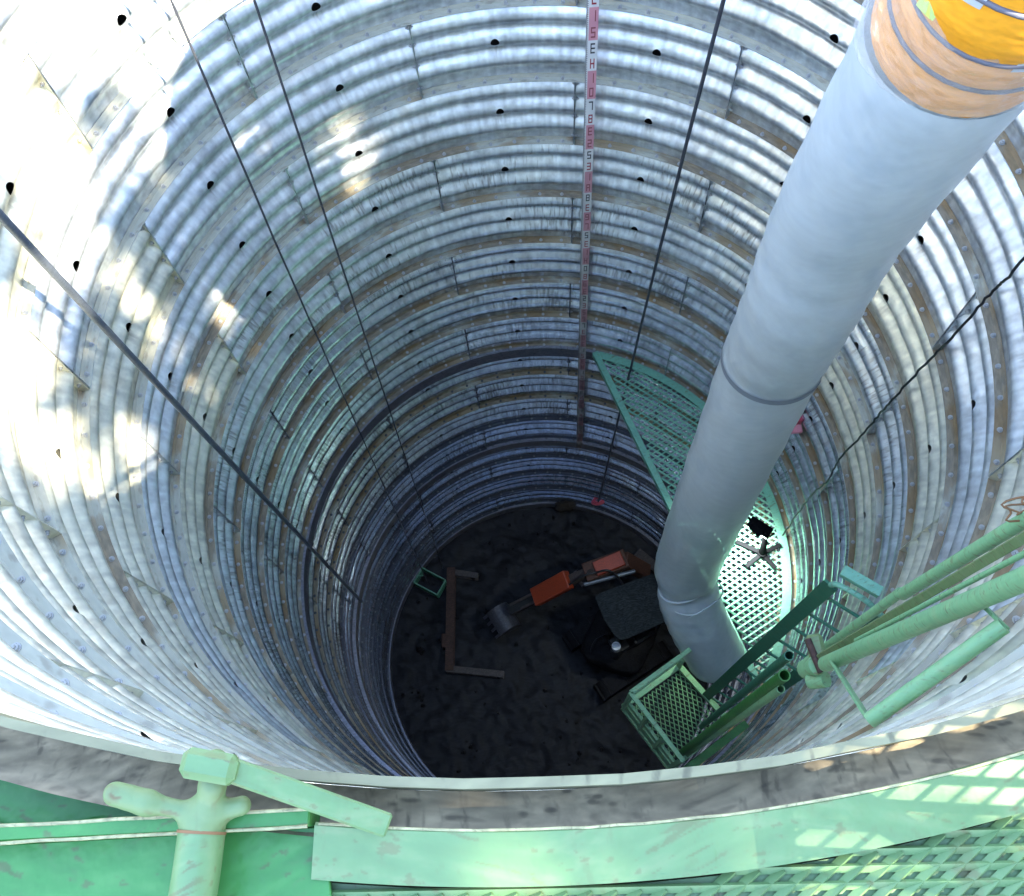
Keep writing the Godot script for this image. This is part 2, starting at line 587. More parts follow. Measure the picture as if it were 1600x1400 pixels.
# ------------------------------------------------------------------ shaft lining
func profile(q: float) -> float:
	# depth outwards from the flange edge at q metres below the ring top: three rounded corrugations
	if q < 0.004:
		return DEPTH
	if q > 0.424:
		return DEPTH
	var c := 0.5 - 0.5 * cos((q - 0.004) / 0.14 * TAU)   # 0 at valleys, 1 on crests (0.074, 0.214, 0.354)
	c = pow(clampf(c, 0, 1), 0.75)
	return lerpf(DEPTH - 0.001, 0.0015, c)

func plate_mesh(seed_no: int) -> ArrayMesh:
	var arc := TAU / PLATES
	var gap := 0.0009
	var rows := 44
	var cols := 28
	var wn := noise(seed_no, 1.0, 2)
	var P := func(u: float, q: float) -> Vector3:
		var t := lerpf(gap, arc - gap, u)
		var y := clampf(q, 0.0, RING - 0.0035)
		var w := 0.0035 * wn.get_noise_2d(u * 6.0, q * 5.0)
		return cyl(t, R + profile(q) + w, -y)
	var st := mb()
	# holes: a block of cells round each is replaced by a ring fitted to the circle
	var holes := [7, 21]        # column index of the hole centre
	var hr := 19                # row of the centre (q about 0.216)
	for j in rows:
		for i in cols:
			var skip := false
			for hc in holes:
				if i >= hc - 1 and i < hc + 1 and j >= hr - 3 and j < hr + 3:
					skip = true
			if skip:
				continue
			var u0 := float(i) / cols
			var u1 := float(i + 1) / cols
			var q0 := RING * j / rows
			var q1 := RING * (j + 1) / rows
			quad_uv(st, [P.call(u0, q0), P.call(u1, q0), P.call(u1, q1), P.call(u0, q1)], [Vector2(u0, q0 / RING), Vector2(u1, q0 / RING), Vector2(u1, q1 / RING), Vector2(u0, q1 / RING)])
	for hc in holes:
		var n := 24
		var uc := float(hc) / cols
		var qc := RING * hr / rows
		for k in n:
			var v := []
			var uv := []
			for e in [[k, 0], [k + 1, 0], [k + 1, 1], [k, 1]]:
				var an: float = TAU * e[0] / n
				var dx := cos(an)
				var dy := sin(an)
				var uu: float
				var qq: float
				if e[1] == 0:
					var s: float = 1.0 / max(absf(dx), absf(dy))
					uu = uc + dx * s / cols
					qq = qc + dy * s * 3.0 * RING / rows
				else:
					uu = uc + dx * 0.0225 / (R * arc)
					qq = qc + dy * 0.0225
				v.append(P.call(uu, qq))
				uv.append(Vector2(uu, qq / RING))
			quad_uv(st, v, uv)
	# top flange, inner rim to the sheet
	for i in cols:
		var t0 := lerpf(gap, arc - gap, float(i) / cols)
		var t1 := lerpf(gap, arc - gap, float(i + 1) / cols)
		var u0 := float(i) / cols
		var u1 := float(i + 1) / cols
		for f in [[-0.0, -0.0035], [-(RING - 0.0035), -(RING - 0.0005)]]:
			# inner edge of each flange
			var re: float = R + 0.010 if f[0] > -0.1 else R
			quad_uv(st, [cyl(t0, re, f[0]), cyl(t1, re, f[0]), cyl(t1, re, f[1]), cyl(t0, re, f[1])], [Vector2(u0, 0.97), Vector2(u1, 0.97), Vector2(u1, 1), Vector2(u0, 1)], 3)
		quad_uv(st, [cyl(t0, R + 0.010, -0.0), cyl(t0, R + DEPTH, -0.0), cyl(t1, R + DEPTH, -0.0), cyl(t1, R + 0.010, -0.0)], [Vector2(u0, 0), Vector2(u0, 0.05), Vector2(u1, 0.05), Vector2(u1, 0)], 4)
		quad_uv(st, [cyl(t0, R + 0.010, -0.0035), cyl(t1, R + 0.010, -0.0035), cyl(t1, R + DEPTH, -0.0035), cyl(t0, R + DEPTH, -0.0035)], [Vector2(u0, 0), Vector2(u1, 0), Vector2(u1, 0.05), Vector2(u0, 0.05)], 5)
	# end plates standing between the corrugations
	for e in [0.0, 1.0]:
		var t := lerpf(gap, arc - gap, e)
		for side in [0.0, 0.0028]:
			var tt: float = t + (side / R) * (1.0 if e == 0.0 else -1.0)
			for j in rows:
				var q0 := RING * j / rows
				var q1 := RING * (j + 1) / rows
				var a := cyl(tt, R + profile(q0), -q0)
				var b := cyl(tt, R + 0.001, -q0)
				var c := cyl(tt, R + 0.001, -q1)
				var d := cyl(tt, R + profile(q1), -q1)
				quad_uv(st, [a, b, c, d], [Vector2(e, q0 * 2), Vector2(e, q0 * 2), Vector2(e, q1 * 2), Vector2(e, q1 * 2)], 6)
		var ti: float = t + (0.0028 / R) * (1.0 if e == 0.0 else -1.0)
		quad_uv(st, [cyl(t, R + 0.001, -0.004), cyl(ti, R + 0.001, -0.004), cyl(ti, R + 0.001, -RING + 0.004), cyl(t, R + 0.001, -RING + 0.004)], [Vector2(e, 0), Vector2(e, 0), Vector2(e, 1), Vector2(e, 1)], 7)
	st.generate_normals()
	st.generate_tangents()
	var m := st.commit()
	# second surface: upper face of the bottom flange, where dirt settles
	var s2 := mb()
	for i in cols:
		var t0 := lerpf(gap, arc - gap, float(i) / cols)
		var t1 := lerpf(gap, arc - gap, float(i + 1) / cols)
		var u0 := float(i) / cols
		var u1 := float(i + 1) / cols
		var y := -(RING - 0.0035)
		quad_uv(s2, [cyl(t0, R, y), cyl(t0, R + DEPTH, y + 0.002), cyl(t1, R + DEPTH, y + 0.002), cyl(t1, R, y)], [Vector2(u0, 1), Vector2(u0, 0.05), Vector2(u1, 0.05), Vector2(u1, 1)])
		# fillet of silt where flange meets sheet
		quad_uv(s2, [cyl(t0, R + DEPTH - 0.012, y + 0.0012), cyl(t0, R + DEPTH - 0.001, y + 0.018), cyl(t1, R + DEPTH - 0.001, y + 0.018), cyl(t1, R + DEPTH - 0.012, y + 0.0012)], [Vector2(u0, 0.3), Vector2(u0, 0), Vector2(u1, 0), Vector2(u1, 0.3)])
	s2.generate_normals()
	s2.generate_tangents()
	return s2.commit(m)

func in_view(p: Vector3) -> bool:
	var l := cam.transform.affine_inverse() * p
	if l.z > -0.2:
		return false
	var k := 1.0 / (-l.z * tan(deg_to_rad(cam.fov * 0.5)))
	return absf(l.x * k) < 1.16 and absf(l.y * k) < 1.02

func build_lining() -> void:
	var lining := thing("shaft_lining", "round shaft wall of corrugated galvanised steel plates bolted ring on ring", "shaft wall")
	var meshes := [plate_mesh(1), plate_mesh(2), plate_mesh(3)]
	var nut := nut_mesh(0.0088, 0.0095)
	var arc := TAU / PLATES
	var spots := []     # [distance, plate node, local transform, world transform]
	var mass: Array[Transform3D] = []
	var low: Array[Transform3D] = []
	for j in RINGS:
		var t0 := deg_to_rad(-12.3 if j % 2 == 1 else 13.4)
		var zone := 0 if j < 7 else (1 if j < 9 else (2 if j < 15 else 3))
		for k in PLATES:
			var p := MeshInstance3D.new()
			p.mesh = meshes[(j * 3 + k * 2) % 3]
			p.rotation.y = -(t0 + k * arc)
			var t := t0 + (k + 0.5) * arc
			p.position = Vector3(0, TOP - j * RING + rng.randf_range(-0.0012, 0.0012), 0) + cyl(t, rng.randf_range(-0.002, 0.003), 0)
			p.set_surface_override_material(0, M["zinc_%d_%d" % [4 if zone < 2 and (cos(t) < -0.55 or (cos(t) < 0.2 and rng.randf() < 0.5)) else zone, rng.randi() % 4]])  # near plates mostly get the cream tint painted in for deck bounce light
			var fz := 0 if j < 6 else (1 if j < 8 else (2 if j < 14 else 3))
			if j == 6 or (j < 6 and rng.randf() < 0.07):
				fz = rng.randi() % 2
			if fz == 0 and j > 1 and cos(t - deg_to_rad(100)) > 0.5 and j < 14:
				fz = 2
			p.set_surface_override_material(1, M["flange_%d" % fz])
			put(p, "liner_plate", lining)
			for b in 12:
				var a := (b + 0.5) / 12.0 * arc
				var l := Transform3D(Basis(Vector3.UP, rng.randf() * 3.0), cyl(a, R + 0.021, -(RING - 0.0045)))
				var w := p.transform * l
				if in_view(w.origin) and w.origin.z < 1.45:
					spots.append([w.origin.distance_to(CAM), p, l, w])
				else:
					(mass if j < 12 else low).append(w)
			for q in [0.03, 0.144, 0.284, 0.44]:
				for s in [-1.0, 1.0]:
					var tang: Vector3 = cyl(PI / 2 + 0.001, 1, 0) * s
					var l := Transform3D(Basis(tang.cross(Vector3.UP), tang, Vector3.UP) if s > 0 else Basis(Vector3.UP, tang, tang.cross(Vector3.UP)), cyl(0.0009 + s * 0.0032 / R, R + 0.022, -q))
					if s < 0:
						l.basis = Basis(Vector3.UP, tang, Vector3.UP.cross(tang))
					(mass if j < 12 else low).append(p.transform * l)
	spots.sort_custom(func(a, b): return a[0] < b[0])
	for i in spots.size():
		if i < 290:
			var b := MeshInstance3D.new()
			b.mesh = nut
			b.material_override = M.nut
			b.transform = spots[i][2]
			put(b, "bolt", spots[i][1])
		else:
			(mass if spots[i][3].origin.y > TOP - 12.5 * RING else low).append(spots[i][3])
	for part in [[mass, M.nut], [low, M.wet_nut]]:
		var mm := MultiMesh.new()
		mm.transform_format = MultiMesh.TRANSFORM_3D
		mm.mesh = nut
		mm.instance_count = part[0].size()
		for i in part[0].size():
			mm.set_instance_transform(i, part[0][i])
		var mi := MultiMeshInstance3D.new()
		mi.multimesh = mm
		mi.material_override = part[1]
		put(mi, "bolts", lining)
		mi.set_meta("kind", "stuff")
	# stiffening rings at every fourth joint below the platform level
	for j in [12, 16, 20]:
		var y: float = TOP - j * RING
		var st := mb()
		ring_sweep(st, [Vector2(R - 0.012, y + 0.004), Vector2(R - 0.012, y - 0.13), Vector2(R - 0.002, y - 0.13), Vector2(R - 0.002, y - 0.012), Vector2(R + 0.05, y - 0.012), Vector2(R + 0.05, y + 0.004)], 0, TAU, 96)
		obj("stiffening_ring", st, M.band, lining)
	# thin upstanding lip round the rim
	var lp := mb()
	var wn := noise(400, 0.6, 2)
	ring_sweep(lp, [Vector2(R, 0.0), Vector2(R, TOP + 0.001), Vector2(R + 0.009, TOP + 0.001), Vector2(R + 0.009, 0.0)], 0, TAU, 160, true, 1, 0.0025, wn)
	obj("rim_lip", lp, M.lip, lining)

# ------------------------------------------------------------------ ground and floor
func build_ground() -> void:
	var st := mb()
	var rs := [R + 0.095, 2.4, 3.2, 5.0, 9.0, 20.0, 60.0]
	var n := 72
	for k in rs.size() - 1:
		for i in n:
			var a := TAU * i / n
			var b := TAU * (i + 1) / n
			quad(st, cyl(a, rs[k], -0.13), cyl(a, rs[k + 1], -0.13), cyl(b, rs[k + 1], -0.13), cyl(b, rs[k], -0.13), 1)
	structure(obj("ground", st, M.ground))
	var sb := mb()
	for i in n:
		var a := TAU * i / n
		var b := TAU * (i + 1) / n
		for q in 12:
			var y0 := lerpf(-0.13, FLOOR - 0.3, q / 12.0)
			var y1 := lerpf(-0.13, FLOOR - 0.3, (q + 1) / 12.0)
			quad(sb, cyl(a, R + 0.094, y0), cyl(b, R + 0.094, y0), cyl(b, R + 0.094, y1), cyl(a, R + 0.094, y1), 1)
	structure(obj("soil", sb, M.soil))
	# mortar packed on the top flange, cracked and lumpy
	var mo := mb()
	var mn := noise(300, 9.0, 4)
	var segs := 220
	for i in segs:
		var a := deg_to_rad(110) + deg_to_rad(140) * i / segs
		var b := deg_to_rad(110) + deg_to_rad(140) * (i + 1) / segs
		for k in 8:
			var v := []
			for e in [[a, k], [b, k], [b, k + 1], [a, k + 1]]:
				var r: float = R + 0.0092 + 0.046 * e[1] / 8.0
				var p := cyl(e[0], r, 0)
				var y := -0.046 + 0.03 * pow(e[1] / 8.0, 2.0) + 0.007 * mn.get_noise_3d(p.x * 3, 0, p.z * 3)
				v.append(Vector3(p.x, y, p.z))
			quad(mo, v[0], v[1], v[2], v[3], 1)
	structure(obj("mortar_bed", mo, M.mortar))
	# mud floor
	var fl := mb()
	var fn := noise(310, 0.9, 4)
	var fine := noise(311, 5.0, 3)
	var H := func(x: float, z: float) -> float:
		var edge: float = smoothstep(1.5, 1.9, Vector2(x, z).length())
		return FLOOR + 0.055 * fn.get_noise_2d(x, z) + 0.022 * fine.get_noise_2d(x, z) + edge * 0.05
	var m := 150
	for j in m:
		for i in m:
			var x0 := -1.94 + 3.88 * i / m
			var x1 := -1.94 + 3.88 * (i + 1) / m
			var z0 := -1.94 + 3.88 * j / m
			var z1 := -1.94 + 3.88 * (j + 1) / m
			if Vector2((x0 + x1) / 2, (z0 + z1) / 2).length() > 1.93:
				continue
			quad(fl, Vector3(x0, H.call(x0, z0), z0), Vector3(x1, H.call(x1, z0), z0), Vector3(x1, H.call(x1, z1), z1), Vector3(x0, H.call(x0, z1), z1), 1)
	structure(obj("mud_floor", fl, M.mud))
	var wa := mb()
	for i in 48:
		var a := TAU * i / 48
		var b := TAU * (i + 1) / 48
		quad(wa, Vector3(0, FLOOR - 0.04, 0), cyl(a, 1.9, FLOOR - 0.04), cyl(b, 1.9, FLOOR - 0.04), Vector3(0, FLOOR - 0.04, 0), 1)
	structure(obj("water", wa, M.water))

# ------------------------------------------------------------------ things in the shaft
func smooth_path(p: Array, per := 8) -> Array:
	var c := Curve3D.new()
	for i in p.size():
		var a: Vector3 = p[max(i - 1, 0)]
		var b: Vector3 = p[min(i + 1, p.size() - 1)]
		var tg := (b - a) / 6.0
		c.add_point(p[i], -tg, tg)
	var out := []
	for i in (p.size() - 1) * per + 1:
		out.append(c.samplef(float(i) / per))
	return out

func build_duct() -> void:
	var t := thing("ventilation_duct", "wide cloudy plastic ventilation duct hanging down the shaft under a yellow hose", "duct")
	var rad := 0.2
	var upper := [Vector3(0.90, -0.65, 0.43), Vector3(0.925, -1.5, 0.28), Vector3(0.93, -1.99, 0.265), Vector3(0.945, -2.5, 0.225)]
	var lower := [Vector3(0.945, -2.5, 0.225), Vector3(0.935, -3.1, 0.255), Vector3(0.90, -3.9, 0.33), Vector3(0.875, -4.75, 0.40)]
	var tail := [Vector3(0.865, -5.02, 0.46), Vector3(0.90, -5.25, 0.585), Vector3(0.97, -5.47, 0.715), Vector3(1.10, -5.80, 0.885)]
	var st := mb()
	var up := smooth_path(upper, 10)
	var rr := []
	for i in up.size():
		rr.append(rad * (1.0 + 0.012 * sin(i * 1.7)))
	tube(st, up, rr, 40, false, true)
	obj("plastic_sleeve", st, M.film, t)
	st = mb()
	var lo := smooth_path(lower, 10)
	rr = []
	for i in lo.size():
		rr.append(rad * (1.004 + 0.012 * sin(i * 1.3)))
	tube(st, lo, rr, 40, false, true)
	obj("plastic_sleeve", st, M.film, t)
	st = mb()
	var tl := smooth_path([lower[3]] + tail, 8)
	rr = []
	for i in tl.size():
		var f := float(i) / (tl.size() - 1)
		# pinched where it folds at the bend
		rr.append(rad * (1.0 - 0.10 * exp(-pow((f - 0.32) / 0.07, 2.0)) + 0.015 * sin(i * 2.1)))
	tube(st, tl, rr, 40, false, true)
	obj("plastic_sleeve", st, M.film, t)
	# dark strap at the joint and a fold seam at the lower bend
	st = mb()
	var c := Vector3(0.944, -2.53, 0.227)
	var nrm := (Vector3(0.0, 1.0, -0.10)).normalized()
	var a := axes(nrm)
	for i in 48:
		var v := []
		for e in [[i, 0], [i + 1, 0], [i + 1, 1], [i, 1]]:
			var an: float = TAU * e[0] / 48.0
			v.append(c + (a[0] * cos(an) + a[1] * sin(an)) * 0.2055 + nrm * (0.016 if e[1] == 0 else -0.016))
		quad(st, v[0], v[1], v[2], v[3], 1)
	obj("strap", st, M.duct_band, t)
	st = mb()
	c = Vector3(0.875, -5.09, 0.50)
	nrm = Vector3(-0.25, 0.72, -0.64).normalized()
	a = axes(nrm)
	var pts := []
	for i in 33:
		var an := TAU * i / 32.0
		pts.append(c + (a[0] * cos(an) + a[1] * sin(an)) * (0.190 + 0.006 * sin(an * 3.0)))
	tube(st, pts, 0.008, 8, false)
	obj("fold", st, M.film, t)
	for cr in [[0.55, 1.9, 0.075, 0.03], [0.9, 2.5, 0.125, -0.035], [2.2, 3.3, 0.10, 0.02]]:
		st = mb()
		var cp := []
		for i in 13:
			var f := i / 12.0
			var an: float = lerpf(cr[0], cr[1], f)
			var off: Vector3 = -nrm * (cr[2] + cr[3] * sin(f * PI)) * 1.0
			cp.append(c + off + (a[0] * cos(an) + a[1] * sin(an)) * 0.1985)
		tube(st, cp, [0.001, 0.0025, 0.004, 0.005, 0.0055, 0.006, 0.006, 0.006, 0.0055, 0.005, 0.004, 0.0025, 0.001], 8, false)
		obj("crease", st, M.film, t)
	# yellow fabric hose pushed into the sleeve, bulging between its wire hoops
	var hose := [Vector3(0.90, -0.64, 0.433), Vector3(0.90, -0.5, 0.47), Vector3(0.89, -0.30, 0.52), Vector3(0.90, 0.2, 0.55), Vector3(1.05, 0.75, 0.52), Vector3(1.45, 1.25, 0.45), Vector3(2.2, 1.55, 0.4)]
	var hp := smooth_path(hose, 16)
	rr = []
	var hl := 0.0
	var hoops := []
	var since := 0.0
	for i in hp.size():
		if i > 0:
			var dl: float = hp[i].distance_to(hp[i - 1])
			hl += dl
			since += dl
			if since > 0.11:
				since -= 0.11
				hoops.append(i)
		rr.append(0.193 + 0.007 * absf(sin(hl / 0.11 * PI)))
	st = mb()
	tube(st, hp, rr, 40, false, true)
	obj("yellow_hose", st, M.yellow, t)
	for i in hoops:
		st = mb()
		var d: Vector3 = (hp[min(i + 1, hp.size() - 1)] - hp[i - 1]).normalized()
		a = axes(d)
		pts = []
		for k in 33:
			var an := TAU * k / 32.0
			pts.append(hp[i] + (a[0] * cos(an) + a[1] * sin(an)) * 0.1955)
		tube(st, pts, 0.0055, 8, false)
		obj("wire_hoop", st, M.hoop, t)
	# clear film wrapped over the joint, crinkled, its upper edge uneven
	var crn := noise(901, 0.9, 2)
	st = mb()
	var n := 64
	for i in n:
		for k in 10:
			var v := []
			var uv := []
			for e in [[i, k], [i + 1, k], [i + 1, k + 1], [i, k + 1]]:
				var an: float = TAU * e[0] / n
				var hgt: float = 0.27 + 0.05 * sin(an * 2.0 + 0.6) + 0.02 * sin(an * 5.0)
				var f: float = e[1] / 10.0
				var pc := Vector3(0.90, -0.68, 0.424).lerp(Vector3(0.90, -0.44, 0.485), f * hgt / 0.25)
				v.append(pc + Vector3(cos(an), 0.0, sin(an)) * (0.2115 + 0.0045 * crn.get_noise_2d(cos(an) * 8.0 + f * 2.0, sin(an) * 8.0 - f * 5.0)) + Vector3(0, 0.25 * sin(an) * 0.05, 0))
				uv.append(Vector2(float(e[0]) / n, f * 0.4))
			quad_uv(st, v, uv, -1)
	obj("film_wrap", st, M.clear_film, t)
	for w in [[0.62, 1.25, -0.50, 0.03], [1.85, 2.2, -0.36, 0.04]]:
		st = mb()
		for i in 10:
			var v := []
			for e in [[i, 0], [i + 1, 0], [i + 1, 1], [i, 1]]:
				var an: float = lerpf(w[0], w[1], e[0] / 10.0)
				var y: float = w[2] + (w[3] if e[1] == 1 else 0.0)
				v.append(Vector3(0.899, y, lerpf(0.43, 0.52, (y + 0.66) / 0.36)) + Vector3(cos(an + 0.5), 0.0, sin(an + 0.5)) * 0.2085)
			quad(st, v[0], v[1], v[2], v[3], 1)
		obj("tape_patch", st, M.tape, t)
	st = mb()
	for i in 5:
		var v := []
		for e in [[i, 0], [i + 1, 0], [i + 1, 1], [i, 1]]:
			var an: float = 2.62 + 0.045 * e[0]
			var y: float = -0.44 + (0.14 if e[1] == 1 else 0.0)
			v.append(Vector3(0.90, y, lerpf(0.43, 0.52, (y + 0.66) / 0.36)) + Vector3(cos(an), 0.0, sin(an)) * 0.210)
		quad(st, v[0], v[1], v[2], v[3], 1)
	obj("lime_tag", st, M.lime, t)

func hang(p: Array, r: float, called: String, label: String, category: String, m: Material, group := "", wob := 0.0) -> void:
	var pts := []
	var sp := smooth_path(p, 10)
	for i in sp.size():
		pts.append(sp[i] + Vector3(rng.randf_range(-wob, wob), 0, rng.randf_range(-wob, wob)))
	var st := mb()
	tube(st, pts, r, 10)
	tag(obj(called, st, m), label, category, group)

func build_lines() -> void:
	hang([Vector3(-1.02, 1.6, -1.03), Vector3(-1.166, -1.6, -1.031), Vector3(-1.25, -5.5, -1.03), Vector3(-1.326, -10.2, -1.033)], 0.0052, "steel_cable", "thin dark cable hanging nearest the grey pole, left of its twin", "cable", M.rope, "thin cables hanging down the shaft", 0.002)
	hang([Vector3(-0.78, 1.6, -0.94), Vector3(-0.872, -1.65, -1.0), Vector3(-0.99, -5.5, -1.07), Vector3(-1.115, -9.98, -1.14)], 0.0052, "steel_cable", "thin dark cable ending above the small green crate", "cable", M.rope, "thin cables hanging down the shaft", 0.002)
	hang([Vector3(1.10, 1.6, -1.02), Vector3(0.96, -2.1, -1.24), Vector3(0.87, -5.5, -1.40), Vector3(0.77, -9.4, -1.542)], 0.0095, "wire_rope", "thick dark wire rope hanging beside the red and white measuring tape", "rope", M.rope, "", 0.002)
	hang([Vector3(-1.50, 1.5, 0.12), Vector3(-1.575, -1.4, 0.0), Vector3(-1.655, -4.6, -0.17), Vector3(-1.722, -7.9, -0.334)], 0.0145, "pole", "long straight grey pole hanging along the sunlit side of the wall", "pole", M.cable_grey)
	hang([Vector3(1.76, 1.3, 0.26), Vector3(1.77, -1.0, 0.2), Vector3(1.80, -2.15, 0.139), Vector3(1.815, -2.4, 0.105), Vector3(1.80, -2.75, 0.108), Vector3(1.812, -3.15, 0.065), Vector3(1.80, -3.55, 0.05), Vector3(1.81, -3.9, 0.028), Vector3(1.80, -4.5, 0.013), Vector3(1.80, -4.75, 0.04), Vector3(1.80, -5.2, 0.0), Vector3(1.785, -5.95, 0.03)], 0.0058, "power_cord", "thin crinkled black cord running down the wall to the work lamp", "cord", M.black, "", 0.004)
	# measuring tape: red and white blocks of 0.2 m with a figure every 0.1 m
	var seg := {"0": "abcdef", "1": "bc", "2": "abged", "3": "abgcd", "4": "fgbc", "5": "afgcd", "6": "afgedc", "7": "abc", "8": "abcdefg", "9": "abfgcd", "E": "afged", "H": "fbgec", "A": "fabgec"}
	var marks := "9S597E8E15EH1078E2531A8E975E1H086E23597E8E15EH1078E2531A8E975E1H08"
	var im := Image.create(48, 2048, false, Image.FORMAT_RGB8)
	for j in 64:
		var red := int(j / 2) % 2 == 0
		for y in 32:
			for x in 48:
				var c := Color(0.88, 0.87, 0.86)
				if red and x > 10:
					c = Color(0.83, 0.58, 0.62)
				if x < 8 and (y % 4 < 1 or (x < 5 and y % 2 < 1)):
					c = Color(0.25, 0.24, 0.25)
				im.set_pixel(x, j * 32 + y, c)
		var ch := marks[j % marks.length()]
		if ch == "S":
			ch = "5"
		var ink := Color(0.15, 0.13, 0.15) if not red else Color(0.55, 0.26, 0.30)
		if not red and j % 4 == 3:
			ink = Color(0.60, 0.10, 0.16)
		var x0 := 20
		var y0 := j * 32 + 6
		for s in seg.get(ch, ""):
			var r := Rect2i()
			match s:
				"a": r = Rect2i(x0, y0, 18, 3)
				"g": r = Rect2i(x0, y0 + 9, 18, 3)
				"d": r = Rect2i(x0, y0 + 18, 18, 3)
				"f": r = Rect2i(x0, y0, 4, 11)
				"b": r = Rect2i(x0 + 14, y0, 4, 11)
				"e": r = Rect2i(x0, y0 + 10, 4, 11)
				"c": r = Rect2i(x0 + 14, y0 + 10, 4, 11)
			im.fill_rect(r, ink)
	# muddier towards its lower end
	var dn := noise(500, 0.02, 3)
	for y in 2048:
		var k := clampf((y - 500) / 1500.0, 0, 1)
		for x in 48:
			var d := clampf(k * 0.7 + 0.4 * k * dn.get_noise_2d(x, y), 0, 0.85)
			im.set_pixel(x, y, im.get_pixel(x, y).lerp(Color(0.27, 0.24, 0.24), d))
	im.generate_mipmaps()
	var tm := mat(Color.WHITE, 0.5)
	tm.albedo_texture = ImageTexture.create_from_image(im)
	var st := mb()
	var top := Vector3(0.462, -1.6, -1.60)
	var bot := Vector3(0.537, -8.0, -1.668)
	var nn := 40
	var side := Vector3(0.98, 0, 0.12).normalized()
	for i in nn:
		var v := []
		var uv := []
		for e in [[i, -1.0], [i, 1.0], [i + 1, 1.0], [i + 1, -1.0]]:
			var f: float = e[0] / float(nn)
			var tw := side.rotated(Vector3.UP, 0.10 * sin(f * 6.0))
			v.append(top.lerp(bot, f) + tw * 0.029 * e[1] + Vector3(0, 0, 0.006 * sin(f * 9.0)))
			uv.append(Vector2(0.5 + 0.5 * e[1], f))
		quad_uv(st, v, uv)
		for q in 4:
			v[q] = v[q] + Vector3(0, 0, -0.0015)
		quad_uv(st, [v[3], v[2], v[1], v[0]], [uv[3], uv[2], uv[1], uv[0]])
	tag(obj("measuring_tape", st, tm), "red and white measuring tape with figures hanging against the far wall", "measuring tape")

func build_platform() -> void:
	var t := thing("mesh_platform", "teal platform of expanded metal filling a segment of the shaft", "platform")
	var y := -6.02
	var A := Vector2(0.63, -1.70)
	var B := Vector2(1.40, 1.06)
	var dir := (B - A).normalized()
	var nor := Vector2(dir.y, -dir.x)
	if nor.dot(Vector2(1, 0)) < 0:
		nor = -nor
	var st := mb()
	expanded(st, Vector3(0, y, 0), Vector3(dir.x, 0, dir.y).rotated(Vector3.UP, 1.15), Vector3(dir.x, 0, dir.y).rotated(Vector3.UP, 1.15 - PI / 2), -2.4, 2.4, -2.4, 2.4, 0.074, 0.050, 0.0145, func(a: float, b: float) -> bool:
		var ex := Vector3(dir.x, 0, dir.y).rotated(Vector3.UP, 1.15)
		var ez := Vector3(dir.x, 0, dir.y).rotated(Vector3.UP, 1.15 - PI / 2)
		var p := ex * a + ez * b
		var v := Vector2(p.x, p.z)
		return v.length() < R - 0.03 and (v - A).dot(nor) > 0.02)
	obj("mesh_panel", st, M.teal, t)
	st = mb()
	bar(st, Vector3(A.x, y - 0.02, A.y), Vector3(B.x, y - 0.02, B.y), 0.05, 0.06)
	obj("edge_beam", st, M.teal, t)
	st = mb()
	var ta := atan2(A.x, -A.y)
	var tb := atan2(B.x, -B.y)
	ring_sweep(st, [Vector2(R - 0.075, y + 0.008), Vector2(R - 0.012, y + 0.008), Vector2(R - 0.012, y - 0.05), Vector2(R - 0.02, y - 0.05), Vector2(R - 0.02, y + 0.001), Vector2(R - 0.075, y + 0.001)], ta + 0.02, tb - 0.02, 48)
	obj("edge_angle", st, M.teal, t)

